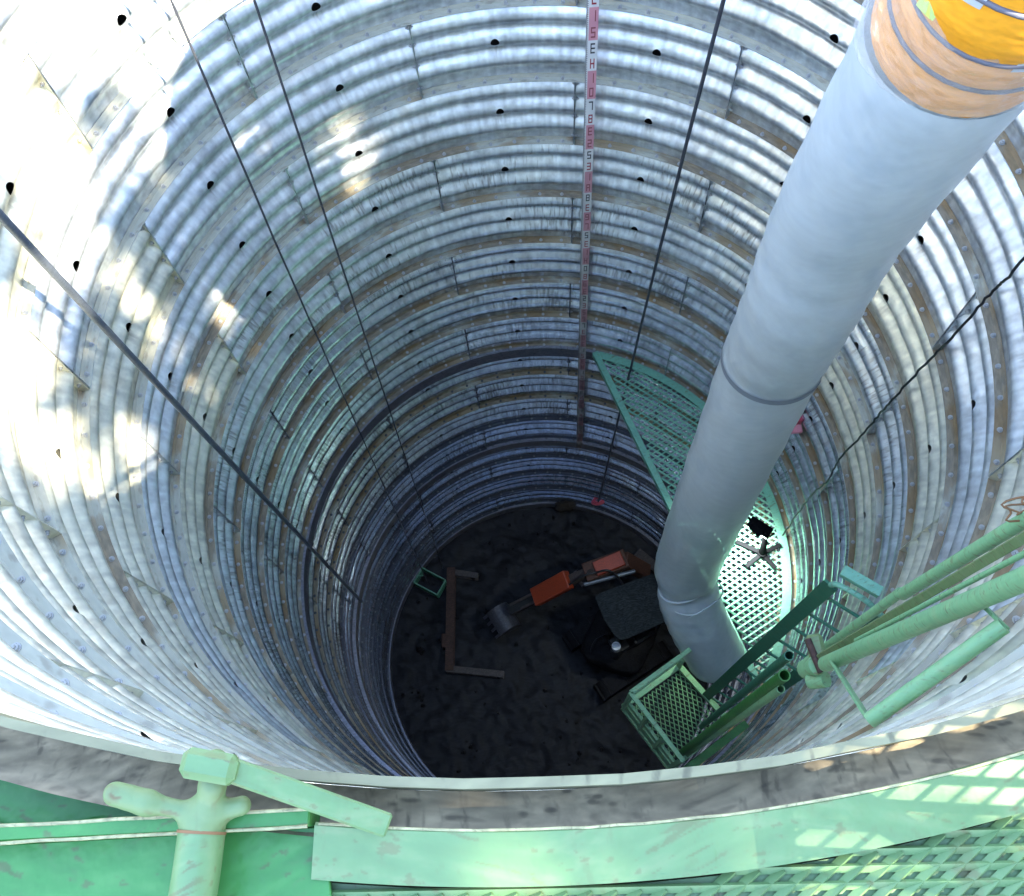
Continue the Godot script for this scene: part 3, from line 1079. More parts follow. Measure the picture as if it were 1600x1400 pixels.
func build_lamp() -> void:
	var at := Vector3(1.612, -6.008, 0.138)
	var t := thing("work_lamp", "lit black work lamp on a cross shaped foot on the teal platform", "lamp", at)
	for e in [Vector3(-0.169, 0.02, -0.11), Vector3(0.15, 0.02, -0.045), Vector3(-0.136, 0.02, 0.085), Vector3(0.075, 0.02, 0.125)]:
		var st := mb()
		bar(st, Vector3(0, 0.02, 0) + e.normalized() * 0.02, e, 0.032, 0.018)
		obj("foot", st, M.matt_black, t)
	var st := mb()
	tube(st, [Vector3(0, 0, 0), Vector3(0, 0.05, 0)], 0.035, 16)
	obj("hub", st, M.matt_black, t)
	st = mb()
	tube(st, [Vector3(0, 0.03, 0), Vector3(-0.02, 0.22, -0.015), Vector3(-0.05, 0.44, -0.05)], [0.028, 0.022, 0.018], 12)
	obj("stem", st, M.matt_black, t)
	st = mb()
	var h := Vector3(-0.085, 0.50, -0.075)
	var ax := Vector3(-0.2, -0.93, 0.22).normalized()      # the way the lamp shines
	var a := axes(ax)
	box(st, Transform3D(Basis(a[0] * 0.17, a[1] * 0.085, ax * 0.045), h + ax * 0.025), 0.008)
	for q in 5:
		box(st, Transform3D(Basis(a[0] * 0.006, a[1] * 0.07, ax * 0.02), h + a[0] * (q - 2.0) * 0.028 - ax * 0.006))
	bar(st, h - a[0] * 0.05 + a[1] * 0.05, h + a[0] * 0.03 + a[1] * 0.11 - ax * 0.05, 0.05, 0.02)
	obj("lamp_head", st, M.matt_black, t)
	st = mb()
	tube(st, [h + a[0] * 0.1, Vector3(-0.05, 0.40, -0.05) + a[0] * 0.05, Vector3(-0.05, 0.40, -0.05) - a[0] * 0.05, h - a[0] * 0.1], 0.009, 8)
	obj("yoke", st, M.matt_black, t)
	st = mb()
	box(st, Transform3D(Basis(a[0] * 0.155, a[1] * 0.07, ax * 0.004), h + ax * 0.051))
	var em := mat(Color(0.9, 0.95, 0.95), 0.4)
	em.emission_enabled = true
	em.emission = Color(0.9, 1.0, 0.98)
	em.emission_energy_multiplier = 6.0
	obj("lamp_glass", st, em, t)
	var l := SpotLight3D.new()
	l.light_color = Color(0.95, 1.0, 0.98)
	l.light_energy = LAMP_ENERGY
	l.spot_range = 8.0
	l.spot_angle = 62.0
	l.spot_attenuation = 2.0
	l.light_size = 0.07
	l.shadow_enabled = true
	put(l, "lamp_beam", t)
	l.look_at_from_position(at + h + ax * 0.06, at + h + ax * 1.0, Vector3(1, 0, 0.2))
	# red lever hoist hooked on the wall above the platform
	var at2 := Vector3(1.775, -4.93, -0.49)
	var k := thing("lever_hoist", "small red and pink clamp hooked on the wall beside the plastic duct", "clamp", at2)
	st = mb()
	box(st, Transform3D(Basis(Vector3(0.075, 0, 0.0), Vector3(0, 0.10, 0), Vector3(0, 0, 0.11)), Vector3(-0.02, 0, 0)), 0.012)
	obj("body", st, M.red, k)
	st = mb()
	box(st, Transform3D(Basis(Vector3(0.085, 0, 0), Vector3(0, 0.03, 0.01), Vector3(0, -0.03, 0.09)), Vector3(-0.025, -0.035, 0.06)), 0.01)
	obj("cover", st, M.pink, k)
	st = mb()
	bar(st, Vector3(-0.02, 0.03, -0.02), Vector3(0.02, 0.21, -0.06), 0.02, 0.014)
	obj("lever", st, M.rust, k)
	st = mb()
	tube(st, smooth_path([Vector3(0, 0.05, 0), Vector3(0.02, 0.10, 0.01), Vector3(0.05, 0.115, 0.01), Vector3(0.055, 0.085, 0.01)], 4), 0.008, 8)
	obj("hook", st, M.rust, k)
	# red rope end at the foot of the wire rope
	var rp := mb()
	var pts := []
	for i in 40:
		var f := i / 39.0
		pts.append(Vector3(0.80, -9.66 - 0.12 * f, -1.66) + Vector3(cos(f * 19.0) * (0.05 + 0.03 * f), 0, sin(f * 19.0) * 0.035))
	tube(rp, pts, 0.011, 8)
	tag(obj("red_rope", rp, M.red), "tangle of red rope low on the far wall under the wire rope", "rope")

const LAMP_ENERGY := 1.3

func build_ladder() -> void:
	# fixed ladder between platform and rim
	var t := thing("ladder", "dark green fixed ladder climbing the wall behind the landing", "ladder")
	var L0 := Vector3(1.075, -2.9, 1.08)
	var L0b := Vector3(1.035, -6.2, 1.10)
	var off := Vector3(0.235, 0, -0.25)
	var s0 := L0 + Vector3(0.0, 0, 0)
	var st := mb()
	bar(st, L0b, L0, 0.012, 0.065, Vector3(0.6, 0, 0.8))
	obj("stringer", st, M.deep_green, t)
	st = mb()
	bar(st, L0b + Vector3(0.19, 0, 0.16), L0 + Vector3(0.17, 0, 0.15), 0.012, 0.065, Vector3(0.6, 0, 0.8))
	obj("stringer", st, M.deep_green, t)
	for i in 11:
		var f := (i + 0.5) / 11.0
		var a := L0b.lerp(L0, f)
		var b := (L0b + Vector3(0.19, 0, 0.16)).lerp(L0 + Vector3(0.17, 0, 0.15), f)
		st = mb()
		tube(st, [a, b], 0.008, 8)
		obj("rung", st, M.deep_green, t)
	st = mb()
	tube(st, smooth_path([L0, L0 + Vector3(0.02, 0.05, 0.02), L0 + Vector3(0.10, 0.06, 0.09), L0 + Vector3(0.17, 0.0, 0.15)], 6), 0.012, 10)
	obj("top_loop", st, M.teal, t)
	st = mb()
	bar(st, Vector3(1.10, -2.8, 1.05), Vector3(1.225, -2.8, 1.155), 0.045, 0.03)
	obj("wall_bracket", st, M.teal, t)

func build_landing() -> void:
	var t := thing("mesh_landing", "mint green mesh landing with low railing at the ladder's foot", "landing")
	var y0 := -6.15
	var y1 := -5.4
	var a := Vector3(0.437, 0, 1.10)
	var b := Vector3(0.70, 0, 1.555)
	var c := Vector3(1.17, 0, 1.29)
	var d := Vector3(0.885, 0, 0.86)
	var ex := (b - a).normalized()
	var ez := (d - a).normalized()
	var Ln := a.distance_to(b)
	var W := a.distance_to(d)
	var st := mb()
	expanded(st, a + Vector3(0, y0, 0), ex, ez, 0.03, Ln - 0.02, 0.03, W, 0.06, 0.036, 0.007, func(p: float, q: float) -> bool: return p > 0.02 and p < Ln - 0.01 and q > 0.02 and q < W)
	obj("mesh_floor", st, M.rail, t)
	var Y0 := Vector3(0, y0, 0)
	var Y1 := Vector3(0, y1, 0)
	for e in [[a, b], [b, c], [c, d], [d, a]]:
		st = mb()
		bar(st, e[0] + Y0, e[1] + Y0, 0.04, 0.05)
		obj("floor_frame", st, M.rail, t)
	for e in [[a, b], [a, d - ez * 0.02]]:
		st = mb()
		bar(st, e[0] + Y1, e[1] + Y1, 0.03, 0.03)
		obj("top_rail", st, M.rail, t)
	# side panel of upright slats with a toe board
	st = mb()
	bar(st, a + Y0 + Vector3(0, 0.10, 0), b + Y0 + Vector3(0, 0.10, 0), 0.012, 0.19)
	obj("toe_board", st, M.rail, t)
	st = mb()
	bar(st, a.lerp(b, 0.02) + Y0 + Vector3(0, 0.36, 0), b.lerp(a, 0.02) + Y0 + Vector3(0, 0.36, 0), 0.02, 0.11)
	obj("side_board", st, M.rail, t)
	for f in [0.02, 0.35, 0.66, 0.98]:
		st = mb()
		bar(st, a.lerp(b, f) + Y0, a.lerp(b, f) + Y1, 0.03, 0.03)
		obj("railing_post", st, M.rail, t)
	st = mb()
	bar(st, a.lerp(d, 0.02) + Y0 + Vector3(0, 0.45, 0), d.lerp(a, 0.1) + Y0 + Vector3(0, 0.45, 0), 0.012, 0.05)
	obj("mid_rail", st, M.rail, t)
	st = mb()
	bar(st, d + Y0, d - ez * 0.02 + Y0 + Vector3(0, 0.3, 0), 0.03, 0.03)
	obj("railing_post", st, M.rail, t)
	st = mb()
	bar(st, Vector3(0.73, -5.6, 1.60), Vector3(1.17, -5.6, 1.36), 0.05, 0.12)
	obj("wall_plate", st, M.leaf_green, t)
	# tall posts of scaffold pipe rising from it
	var g := "upright pipes at the ladder"
	st = mb()
	pipe(st, Vector3(0.765, -6.1, 1.475), Vector3(0.827, -2.95, 1.405), 0.0243, 20)
	tag(obj("upright_pipe", st, M.leaf_green), "stout green upright pipe with open top, standing on the mesh landing", "pipe", g)
	st = mb()
	pipe(st, Vector3(0.80, -5.9, 1.485), Vector3(0.826, -3.05, 1.445), 0.0175, 16)
	tag(obj("upright_pipe", st, M.rail), "thinner pale pipe tied beside the stout open pipe", "pipe", g)
	st = mb()
	pipe(st, Vector3(0.945, -6.0, 1.31), Vector3(0.849, -2.9, 1.338), 0.020, 16)
	tag(obj("upright_pipe", st, M.deep_green), "dark green upright pipe with open end next to the ladder", "pipe", g)
	# short open tubes welded low on the posts
	st = mb()
	pipe(st, Vector3(0.88, -5.25, 1.43), Vector3(0.885, -4.9, 1.445), 0.016, 12)
	tag(obj("pipe_stub", st, M.rail), "short open pipe stub above the landing's green wall plate", "pipe")

func build_handrail() -> void:
	var t := thing("handrail_frame", "large mint green pipe rail with clamps and a bracket loop at the rim", "handrail")
	var a0 := Vector3(0.752, -2.12, 1.488)
	var a1 := Vector3(0.852, -1.0, 1.513)
	var a2 := Vector3(0.95, 0.15, 1.54)
	var st := mb()
	tube(st, [a0, a1, a2], 0.0245, 20)
	obj("main_pipe", st, M.rail, t)
	# loop pipe held off the wall by two flat bars
	var b0 := Vector3(0.598, -1.36, 1.722)
	var b1 := Vector3(0.862, -1.16, 1.575)
	st = mb()
	tube(st, [b0, b1], 0.0185, 18)
	obj("loop_pipe", st, M.rail, t)
	st = mb()
	bar(st, a0.lerp(a1, 0.05), b0, 0.008, 0.03, Vector3(0.5, 0.2, 0.8))
	obj("flat_bar", st, M.rail, t)
	st = mb()
	bar(st, Vector3(0.872, -1.25, 1.509), b1, 0.008, 0.035, Vector3(0.5, 0.2, 0.8))
	obj("flat_bar", st, M.rail, t)
	# slim pipe above, dotted strap and the long thin rods
	st = mb()
	pipe(st, Vector3(0.833, -2.6, 1.406), Vector3(0.896, -1.75, 1.365), 0.0145, 14)
	obj("sleeve_pipe", st, M.rail, t)
	st = mb()
	tube(st, [Vector3(0.879, -1.7, 1.381), Vector3(0.889, -1.0, 1.394), Vector3(0.90, 0.1, 1.41)], 0.0165, 14)
	obj("upper_pipe", st, M.rail, t)
	st = mb()
	bar(st, Vector3(0.765, -2.25, 1.452), Vector3(0.872, -1.0, 1.432), 0.012, 0.022, Vector3(0.5, 0.2, 0.8))
	bar(st, Vector3(0.872, -1.0, 1.432), Vector3(0.95, 0.1, 1.43), 0.012, 0.022, Vector3(0.5, 0.2, 0.8))
	obj("perforated_strap", st, M.dirty_mint, t)
	st = mb()
	tube(st, [Vector3(0.79, -1.9, 1.46), Vector3(0.875, -1.0, 1.46), Vector3(0.96, 0.1, 1.47)], 0.007, 10)
	obj("thin_rod", st, M.rail, t)
	# the clamp where the pipes meet
	var c := Vector3(0.765, -2.28, 1.468)
	st = mb()
	tube(st, [c + Vector3(-0.01, -0.07, 0.0), c + Vector3(0.0, 0.04, 0.004)], 0.034, 16)
	obj("clamp_sleeve", st, M.rail, t)
	st = mb()
	box(st, Transform3D(Basis(Vector3(0.05, 0.02, 0), Vector3(-0.02, 0.06, 0), Vector3(0, 0, 0.09)), c + Vector3(0.01, 0.02, -0.05)), 0.01)
	obj("clamp_jaw", st, M.dirty_mint, t)
	st = mb()
	tube(st, [c + Vector3(-0.02, 0.05, -0.08), c + Vector3(0.0, 0.05, 0.03)], 0.012, 8)
	obj("clamp_bolt", st, M.rust, t)
	st = mb()
	tube(st, [c + Vector3(-0.02, -0.03, 0.045), c + Vector3(0.02, 0.02, 0.05)], 0.026, 12)
	obj("clamp_knob", st, M.rail, t)
	# rusty tie wire twisted on the upper pipe
	st = mb()
	var pts := []
	for i in 30:
		var f := i / 29.0
		pts.append(Vector3(0.868, -0.98, 1.385) + Vector3(0.02 * cos(f * 13.0) + 0.012 * sin(f * 31.0), 0.03 * (f - 0.3), 0.014 * sin(f * 13.0) - 0.02 * f))
	tube(st, pts, 0.0024, 6)
	tag(obj("tie_wire", st, M.wire_rust), "twist of rusty tie wire on the uppermost green pipe", "wire")

func build_rim() -> void:
	# curved edge beam and mesh walkway round the rim
	var t := thing("edge_beam", "curved mint green steel edge beam round the shaft's rim", "beam")
	var st := mb()
	ring_sweep(st, [Vector2(1.8795, -0.09), Vector2(1.8795, -0.002), Vector2(1.8825, 0.001), Vector2(1.9275, -0.016), Vector2(1.9275, -0.022), Vector2(1.886, -0.006), Vector2(1.886, -0.09)], deg_to_rad(-169.2 + 360), deg_to_rad(120), 90)
	obj("angle", st, M.mint, t)
	st = mb()
	var we := []
	for i in 90:
		we.append(cyl(lerpf(deg_to_rad(190.7), deg_to_rad(125), i / 89.0), 1.8805 + rng.randf_range(-0.0005, 0.0005), 0.0))
	tube(st, we, 0.0014, 6)
	obj("worn_edge", st, M.worn, t)
	var w := thing("mesh_walkway", "mint green expanded metal walkway behind the curved edge beam", "walkway")
	st = mb()
	expanded(st, Vector3(0, -0.03, 1.9), Vector3(0.97, 0, -0.24), Vector3(0.24, 0, 0.97), -1.0, 1.1, -0.3, 0.62, 0.042, 0.0145, 0.0074, func(p: float, q: float) -> bool:
		var v := Vector3(0, -0.03, 1.9) + Vector3(0.97, 0, -0.24) * p + Vector3(0.24, 0, 0.97) * q
		var r := Vector2(v.x, v.z).length()
		if v.x < -0.40 and v.z < 2.02:
			return false
		return r > 1.926 and r < 2.55 and v.z > 0.8)
	obj("mesh_sheet", st, M.mint, w)
	st = mb()
	for s in [deg_to_rad(120), deg_to_rad(150), deg_to_rad(185), deg_to_rad(205)]:
		bar(st, cyl(s, 1.94, -0.075), cyl(s, 2.55, -0.075), 0.04, 0.06)
	obj("bearers", st, M.leaf_green, w)
	st = mb()
	ring_sweep(st, [Vector2(1.93, -0.0345), Vector2(2.6, -0.0345), Vector2(2.6, -0.045), Vector2(1.93, -0.045)], deg_to_rad(115), deg_to_rad(215), 60)
	obj("under_sheet", st, M.mint, w)
	# straight channel girder meeting the edge beam
	var g := thing("channel_girder", "straight green channel girder with worn edge beside the lever clamp", "girder")
	st = mb()
	var q0 := Vector3(-0.345, 0, 1.8465)
	var q1 := Vector3(-1.15, 0, 1.80)
	# web seen from above, then its standing edge, then the lower inner flange
	box(st, Transform3D(Basis(Vector3(q1.x - q0.x, 0, q1.z - q0.z), Vector3(0, 0.006, 0), Vector3(0.012, 0, 0.2)), (q0 + q1) * 0.5 + Vector3(0.003, -0.022, 0.104)), 0.001)
	obj("web", st, M.leaf_green, g)
	st = mb()
	bar(st, q0 + Vector3(-0.01, -0.028, -0.004), q1 + Vector3(0, -0.028, -0.008), 0.014, 0.075)
	obj("upper_flange", st, M.leaf_green, g)
	st = mb()
	var fl := [Vector3(-0.385, -0.05, 1.838), Vector3(-0.46, -0.05, 1.8105), Vector3(-0.645, -0.05, 1.7755), Vector3(-1.15, -0.05, 1.68), Vector3(-1.15, -0.05, 1.80), Vector3(-0.39, -0.05, 1.843)]
	for i in range(1, 5):
		quad(st, fl[0], fl[i], fl[i + 1], fl[i + 1])
		quad(st, fl[0] - Vector3(0, 0.006, 0), fl[i + 1] - Vector3(0, 0.006, 0), fl[i] - Vector3(0, 0.006, 0), fl[i] - Vector3(0, 0.006, 0))
	for i in 5:
		quad(st, fl[i], fl[i] - Vector3(0, 0.006, 0), fl[i + 1] - Vector3(0, 0.006, 0), fl[i + 1])
	obj("lower_flange", st, M.leaf_green, g)
	for e in [-0.0115, 0.003]:
		st = mb()
		var wob := []
		for i in 24:
			wob.append((q0 + Vector3(-0.012, 0, 0)).lerp(q1, i / 23.0) + Vector3(0, 0.0095, e + rng.randf_range(-0.0006, 0.0006)))
		tube(st, wob, 0.0016, 6)
		obj("worn_edge", st, M.worn, g)
	# lever clamp lying across the girder: one casting, and the pipe it grips
	var k := thing("lever_clamp", "rounded mint green lever clamp lying across the green girder", "clamp")
	st = mb()
	tube(st, smooth_path([Vector3(-0.478, 0.012, 1.99), Vector3(-0.458, 0.014, 1.90), Vector3(-0.449, 0.016, 1.842)], 6), 0.0205, 28)
	obj("sleeve", st, M.mint_clean, k)
	st = mb()
	tube(st, [Vector3(-0.4497, 0.016, 1.8455), Vector3(-0.4493, 0.016, 1.843)], [0.0213, 0.0213], 28)
	obj("seam", st, M.wire_rust, k)
	st = mb()
	casting(st, [
		[Vector3(-0.4475, 0.018, 1.836), Vector3(-0.4435, 0.020, 1.829), 0.0205, 0.018],
		[Vector3(-0.444, 0.022, 1.830), Vector3(-0.4335, 0.036, 1.808), 0.0125, 0.0105],
		[Vector3(-0.4335, 0.036, 1.808), Vector3(-0.4290, 0.042, 1.788), 0.0105, 0.0105],
		[Vector3(-0.445, 0.024, 1.830), Vector3(-0.492, 0.034, 1.8155), 0.0075, 0.0085],
		[Vector3(-0.492, 0.034, 1.8155), Vector3(-0.519, 0.037, 1.805), 0.0108, 0.0105],
		[Vector3(-0.440, 0.022, 1.831), Vector3(-0.412, 0.022, 1.8265), 0.009, 0.0085]], 0.008, 0.0022)
	obj("casting", st, M.dirty_mint, k)
	var f := mb()
	bar(f, Vector3(-0.452, 0.058, 1.787), Vector3(-0.405, 0.055, 1.800), 0.026, 0.022, Vector3.UP, 0.006)
	bar(f, Vector3(-0.412, 0.052, 1.798), Vector3(-0.285, 0.008, 1.857), 0.021, 0.008, Vector3.UP, 0.002)
	tag(obj("flat_bar", f, M.mint_clean), "pale mint flat bar lying from the lever clamp over the mortar", "bar")

# ------------------------------------------------------------------ on the shaft floor
func build_floor_things() -> void:
	var t := thing("mini_excavator", "orange and black mini excavator at work in the mud", "excavator")
	# bucket: curved shell with side cheeks
	var st := mb()
	var o := Vector3(-0.47, -9.93, -0.43)
	var ax := Vector3(0.88, 0.0, -0.42).normalized()      # along the arm
	var sd := Vector3(0.42, 0, 0.88).normalized()         # across
	var sh := []
	for i in 9:
		var an := lerpf(-0.5, 2.6, i / 8.0)
		sh.append(o + ax * cos(an) * 0.15 + Vector3(0, sin(an) * 0.15, 0))
	for i in 8:
		quad(st, sh[i] - sd * 0.15, sh[i + 1] - sd * 0.15, sh[i + 1] + sd * 0.15, sh[i] + sd * 0.15, 1)
		for s in [-0.15, 0.15]:
			quad(st, sh[i] + sd * s, sh[i + 1] + sd * s, o + sd * s, o + sd * s)
	obj("bucket", st, M.bucket, t)
	st = mb()
	for k in 4:
		var s := lerpf(-0.13, 0.13, k / 3.0)
		bar(st, sh[8] + sd * s, sh[8] + sd * s - ax * 0.05 - Vector3(0, 0.05, 0), 0.03, 0.015)
	obj("bucket_teeth", st, M.dark_steel, t)
	var P := [Vector3(-0.36, -9.66, -0.48), Vector3(-0.08, -9.42, -0.515), Vector3(0.30, -9.12, -0.595), Vector3(0.55, -8.92, -0.625), Vector3(0.88, -8.86, -0.70), Vector3(1.15, -9.25, -0.63)]
	st = mb()
	bar(st, P[0], P[2] + (P[3] - P[2]) * 0.4, 0.11, 0.10)
	obj("stick", st, M.machine, t)
	st = mb()
	for s in [-0.045, 0.045]:
		bar(st, P[0] + sd * s + Vector3(0, 0.03, 0), P[1] + sd * s + Vector3(0, 0.09, 0), 0.03, 0.03)
	obj("bucket_link", st, M.grey_rust, t)
	st = mb()
	bar(st, P[1] + Vector3(0, 0.08, 0), P[2] + Vector3(0, 0.09, 0), 0.20, 0.10, Vector3.UP, 0.008)
	obj("stick_cover", st, M.orange, t)
	st = mb()
	bar(st, P[2] + Vector3(0.03, 0.02, 0), P[3] + Vector3(0, 0, 0), 0.10, 0.12)
	tube(st, [P[2] + Vector3(0.05, 0.08, 0.03), P[3] + Vector3(0.0, 0.09, 0.02)], 0.028, 10)
	tube(st, [P[2] + Vector3(0.12, 0.06, 0) - sd * 0.09, P[2] + Vector3(0.12, 0.06, 0) + sd * 0.09], 0.035, 12)
	obj("elbow_joint", st, M.grey_rust, t)
	st = mb()
	bar(st, P[3] - Vector3(0.08, 0.0, -0.02), P[4] + Vector3(0.05, 0, 0), 0.20, 0.12, Vector3.UP, 0.008)
	bar(st, P[4], P[5], 0.16, 0.13, Vector3.UP, 0.008)
	obj("boom", st, M.worn_orange, t)
	st = mb()
	bar(st, P[3] + Vector3(0.03, 0.09, 0.012), P[4] + Vector3(0.0, 0.09, 0.012), 0.155, 0.06, Vector3.UP, 0.006)
	obj("boom_cover", st, M.orange, t)
	st = mb()
	tube(st, [P[3] + Vector3(-0.1, -0.02, 0.13), P[4] + Vector3(0.12, -0.05, 0.13)], 0.022, 10)
	obj("hydraulic_ram", st, M.cable_grey, t)
	# canopy roof with rounded front
	st = mb()
	var top := [Vector2(0.53, -0.30), Vector2(0.60, -0.335), Vector2(1.14, -0.465), Vector2(1.19, -0.43), Vector2(1.265, -0.02), Vector2(1.225, 0.03), Vector2(0.78, 0.165), Vector2(0.715, 0.165), Vector2(0.665, 0.11), Vector2(0.585, -0.06)]
	for i in top.size():
		var a: Vector2 = top[i]
		var b: Vector2 = top[(i + 1) % top.size()]
		var c := Vector2(0.9, -0.14)
		quad(st, Vector3(a.x, -8.70, a.y), Vector3(b.x, -8.70, b.y), Vector3(c.x, -8.66, c.y), Vector3(c.x, -8.66, c.y), 1)
		quad(st, Vector3(a.x, -8.74, a.y), Vector3(b.x, -8.74, b.y), Vector3(b.x, -8.70, b.y), Vector3(a.x, -8.70, a.y))
		quad(st, Vector3(a.x, -8.74, a.y), Vector3(c.x, -8.74, c.y), Vector3(c.x, -8.74, c.y), Vector3(b.x, -8.74, b.y), 2)
	obj("canopy", st, M.canopy, t)
	for p in [Vector2(0.66, -0.24), Vector2(1.1, -0.36), Vector2(1.18, -0.02), Vector2(0.76, 0.09)]:
		st = mb()
		bar(st, Vector3(p.x, -9.5, p.y), Vector3(p.x, -8.74, p.y), 0.035, 0.035)
		obj("canopy_post", st, M.machine, t)
	# slewing body: rounded tail, engine cover, seat and hoses, all caked in mud
	st = mb()
	var bn := noise(640, 1.6, 3)
	var cc := Vector3(0.80, 0, -0.02)
	var lv := [[-9.95, 0.96], [-9.80, 1.0], [-9.68, 1.0], [-9.63, 0.95], [-9.62, 0.6], [-9.63, 0.0]]
	for i in 40:
		for q in 5:
			var v := []
			for e in [[i, q], [i + 1, q], [i + 1, q + 1], [i, q + 1]]:
				var an: float = TAU * (e[0] % 40) / 40.0
				var sq: float = 1.0 + 0.10 * cos(an * 4.0 + 1.0)
				var p: Vector3 = cc + Vector3(cos(an) * 0.40, 0, sin(an) * 0.36) * lv[e[1]][1] * sq + Vector3(0, lv[e[1]][0], 0)
				p += Vector3(cos(an), 0.8, sin(an)) * 0.03 * bn.get_noise_3dv(p * 4.0)
				v.append(p)
			quad(st, v[0], v[1], v[2], v[3], 1)
	obj("slewing_body", st, M.wet_mud, t)
	st = mb()
	box(st, Transform3D(Basis(ax * 0.30, Vector3(0, 0.22, 0), sd * 0.26), Vector3(1.0, -9.50, -0.06)), 0.03)
	obj("engine_cover", st, M.machine, t)
	st = mb()
	box(st, Transform3D(Basis(ax * 0.20, Vector3(0, 0.06, 0), sd * 0.20), Vector3(0.78, -9.50, 0.06)), 0.02)
	box(st, Transform3D(Basis(ax * 0.05, Vector3(0.05, 0.2, 0), sd * 0.20), Vector3(0.88, -9.42, 0.03)), 0.02)
	obj("seat", st, M.black, t)
	for h in [[Vector3(0.58, -8.80, -0.57), Vector3(0.72, -8.74, -0.56), Vector3(0.86, -9.0, -0.45), Vector3(0.90, -9.45, -0.25)], [Vector3(0.30, -9.0, -0.53), Vector3(0.45, -8.82, -0.56), Vector3(0.62, -8.80, -0.58), Vector3(0.80, -8.78, -0.62)], [Vector3(0.5, -9.75, 0.14), Vector3(0.46, -9.58, 0.10), Vector3(0.52, -9.52, 0.0), Vector3(0.64, -9.60, -0.06)]]:
		st = mb()
		tube(st, smooth_path(h, 6), 0.012, 8)
		obj("hose", st, M.black, t)
	st = mb()
	tube(st, [Vector3(0.72, -9.55, 0.17), Vector3(0.71, -9.30, 0.17), Vector3(0.70, -9.12, 0.165)], [0.05, 0.06, 0.055], 16)
	obj("filter_housing", st, M.machine, t)
	st = mb()
	pipe(st, Vector3(0.70, -9.12, 0.165), Vector3(0.697, -9.05, 0.162), 0.046, 16)
	obj("exhaust_cap", st, M.white, t)
	for s in [-1.0, 1.0]:
		st = mb()
		var cz: Vector3 = Vector3(0.80, -10.13, -0.02) + sd * 0.33 * s
		var loop := []
		for i in 21:
			var f := i / 20.0 * TAU
			loop.append(cz + ax * (0.46 * clampf(cos(f) * 1.4, -1, 1)) + Vector3(0, 0.15 * sin(f), 0))
		for i in 20:
			quad(st, loop[i] - sd * 0.10, loop[i + 1] - sd * 0.10, loop[i + 1] + sd * 0.10, loop[i] + sd * 0.10, 1)
			for e in [-0.10, 0.10]:
				quad(st, loop[i] + sd * e, loop[i + 1] + sd * e, cz + sd * e, cz + sd * e)
		for i in 16:
			var f := (i + 0.5) / 16.0 * TAU
			var c0: Vector3 = cz + ax * (0.47 * clampf(cos(f) * 1.4, -1, 1)) + Vector3(0, 0.16 * sin(f), 0)
			bar(st, c0 - sd * 0.105, c0 + sd * 0.105, 0.025, 0.02)
		obj("track", st, M.wet_mud, t)
	# rusty frame lying open in the mud
	var fr := thing("rusty_barrier", "rusty three sided steel frame lying half sunk in the mud", "metal frame")
	for e in [["long_bar", Vector3(-1.03, -10.19, -1.18), Vector3(-1.155, -10.19, 0.03), 0.10, 0.12], ["short_bar", Vector3(-1.19, -10.2, 0.0), Vector3(-0.535, -10.22, 0.14), 0.075, 0.11], ["end_bar", Vector3(-1.06, -10.2, -1.14), Vector3(-0.72, -10.22, -1.05), 0.07, 0.1]]:
		st = mb()
		var p: Vector3 = e[1]
		var q: Vector3 = e[2]
		var up: Vector3 = Vector3.UP * e[4] * 0.5
		bar(st, p + up, q + up, e[3], 0.014)
		bar(st, p, q, 0.014, e[4] - 0.014)
		bar(st, p - up, q - up, e[3], 0.014)
		obj(e[0], st, M.rust if e[0] == "long_bar" else M.grey_rust, fr)
	st = mb()
	box(st, Transform3D(Basis(Vector3(0.11, 0, 0.01), Vector3(0, 0.13, 0), Vector3(-0.01, 0, 0.16)), Vector3(-1.16, -10.2, -0.32)), 0.006)
	obj("gusset", st, M.rust, fr)
	# small green crate at the foot of the wall
	var cr := thing("mesh_crate", "small dark green mesh crate at the foot of the wall", "crate", Vector3(-1.29, -10.22, -1.02))
	cr.rotation.y = -0.6
	for s in [[Vector3(0, 0.1, -0.1), Vector3(0.32, 0.2, 0.012)], [Vector3(0, 0.1, 0.1), Vector3(0.32, 0.2, 0.012)], [Vector3(-0.16, 0.1, 0), Vector3(0.012, 0.2, 0.2)], [Vector3(0.16, 0.1, 0), Vector3(0.012, 0.2, 0.2)]]:
		for y in [0.03, 0.10, 0.17]:
			st = mb()
			var z: Vector3 = s[1]
			box(st, Transform3D(Basis(Vector3(z.x, 0, 0), Vector3(0, 0.035, 0), Vector3(0, 0, z.z)), Vector3(s[0].x, y, s[0].z)), 0.003)
			obj("slat", st, M.deep_green if y < 0.15 else M.teal, cr)
	st = mb()
	tube(st, [Vector3(-0.30, 0.04, 0.06), Vector3(-0.10, 0.21, -0.02)], 0.012, 8)
	obj("handle_bar", st, M.teal, cr)
	# planks and stones by the wall
	st = mb()
	bar(st, Vector3(1.20, -10.12, -1.10), Vector3(1.62, -10.10, -0.62), 0.11, 0.03)
	tag(obj("plank", st, M.grey_rust), "muddy plank leaning by the wall behind the excavator's boom", "plank")
	st = mb()
	var sn := noise(600, 0.9, 3)
	for j in 8:
		for i in 12:
			var v := []
			for e in [[i, j], [i + 1, j], [i + 1, j + 1], [i, j + 1]]:
				var a: float = TAU * (e[0] % 12) / 12.0
				var b: float = PI * e[1] / 8.0
				var d := Vector3(cos(a) * sin(b), cos(b), sin(a) * sin(b))
				v.append(Vector3(0.42, -9.98, -1.73) + d * (1.0 + 0.4 * sn.get_noise_3dv(d * 2.0)) * Vector3(0.13, 0.10, 0.06))
			quad(st, v[0], v[1], v[2], v[3], 1)
	tag(obj("mud_clod", st, M.soil), "brown clod of mud stuck low on the far wall", "mud")

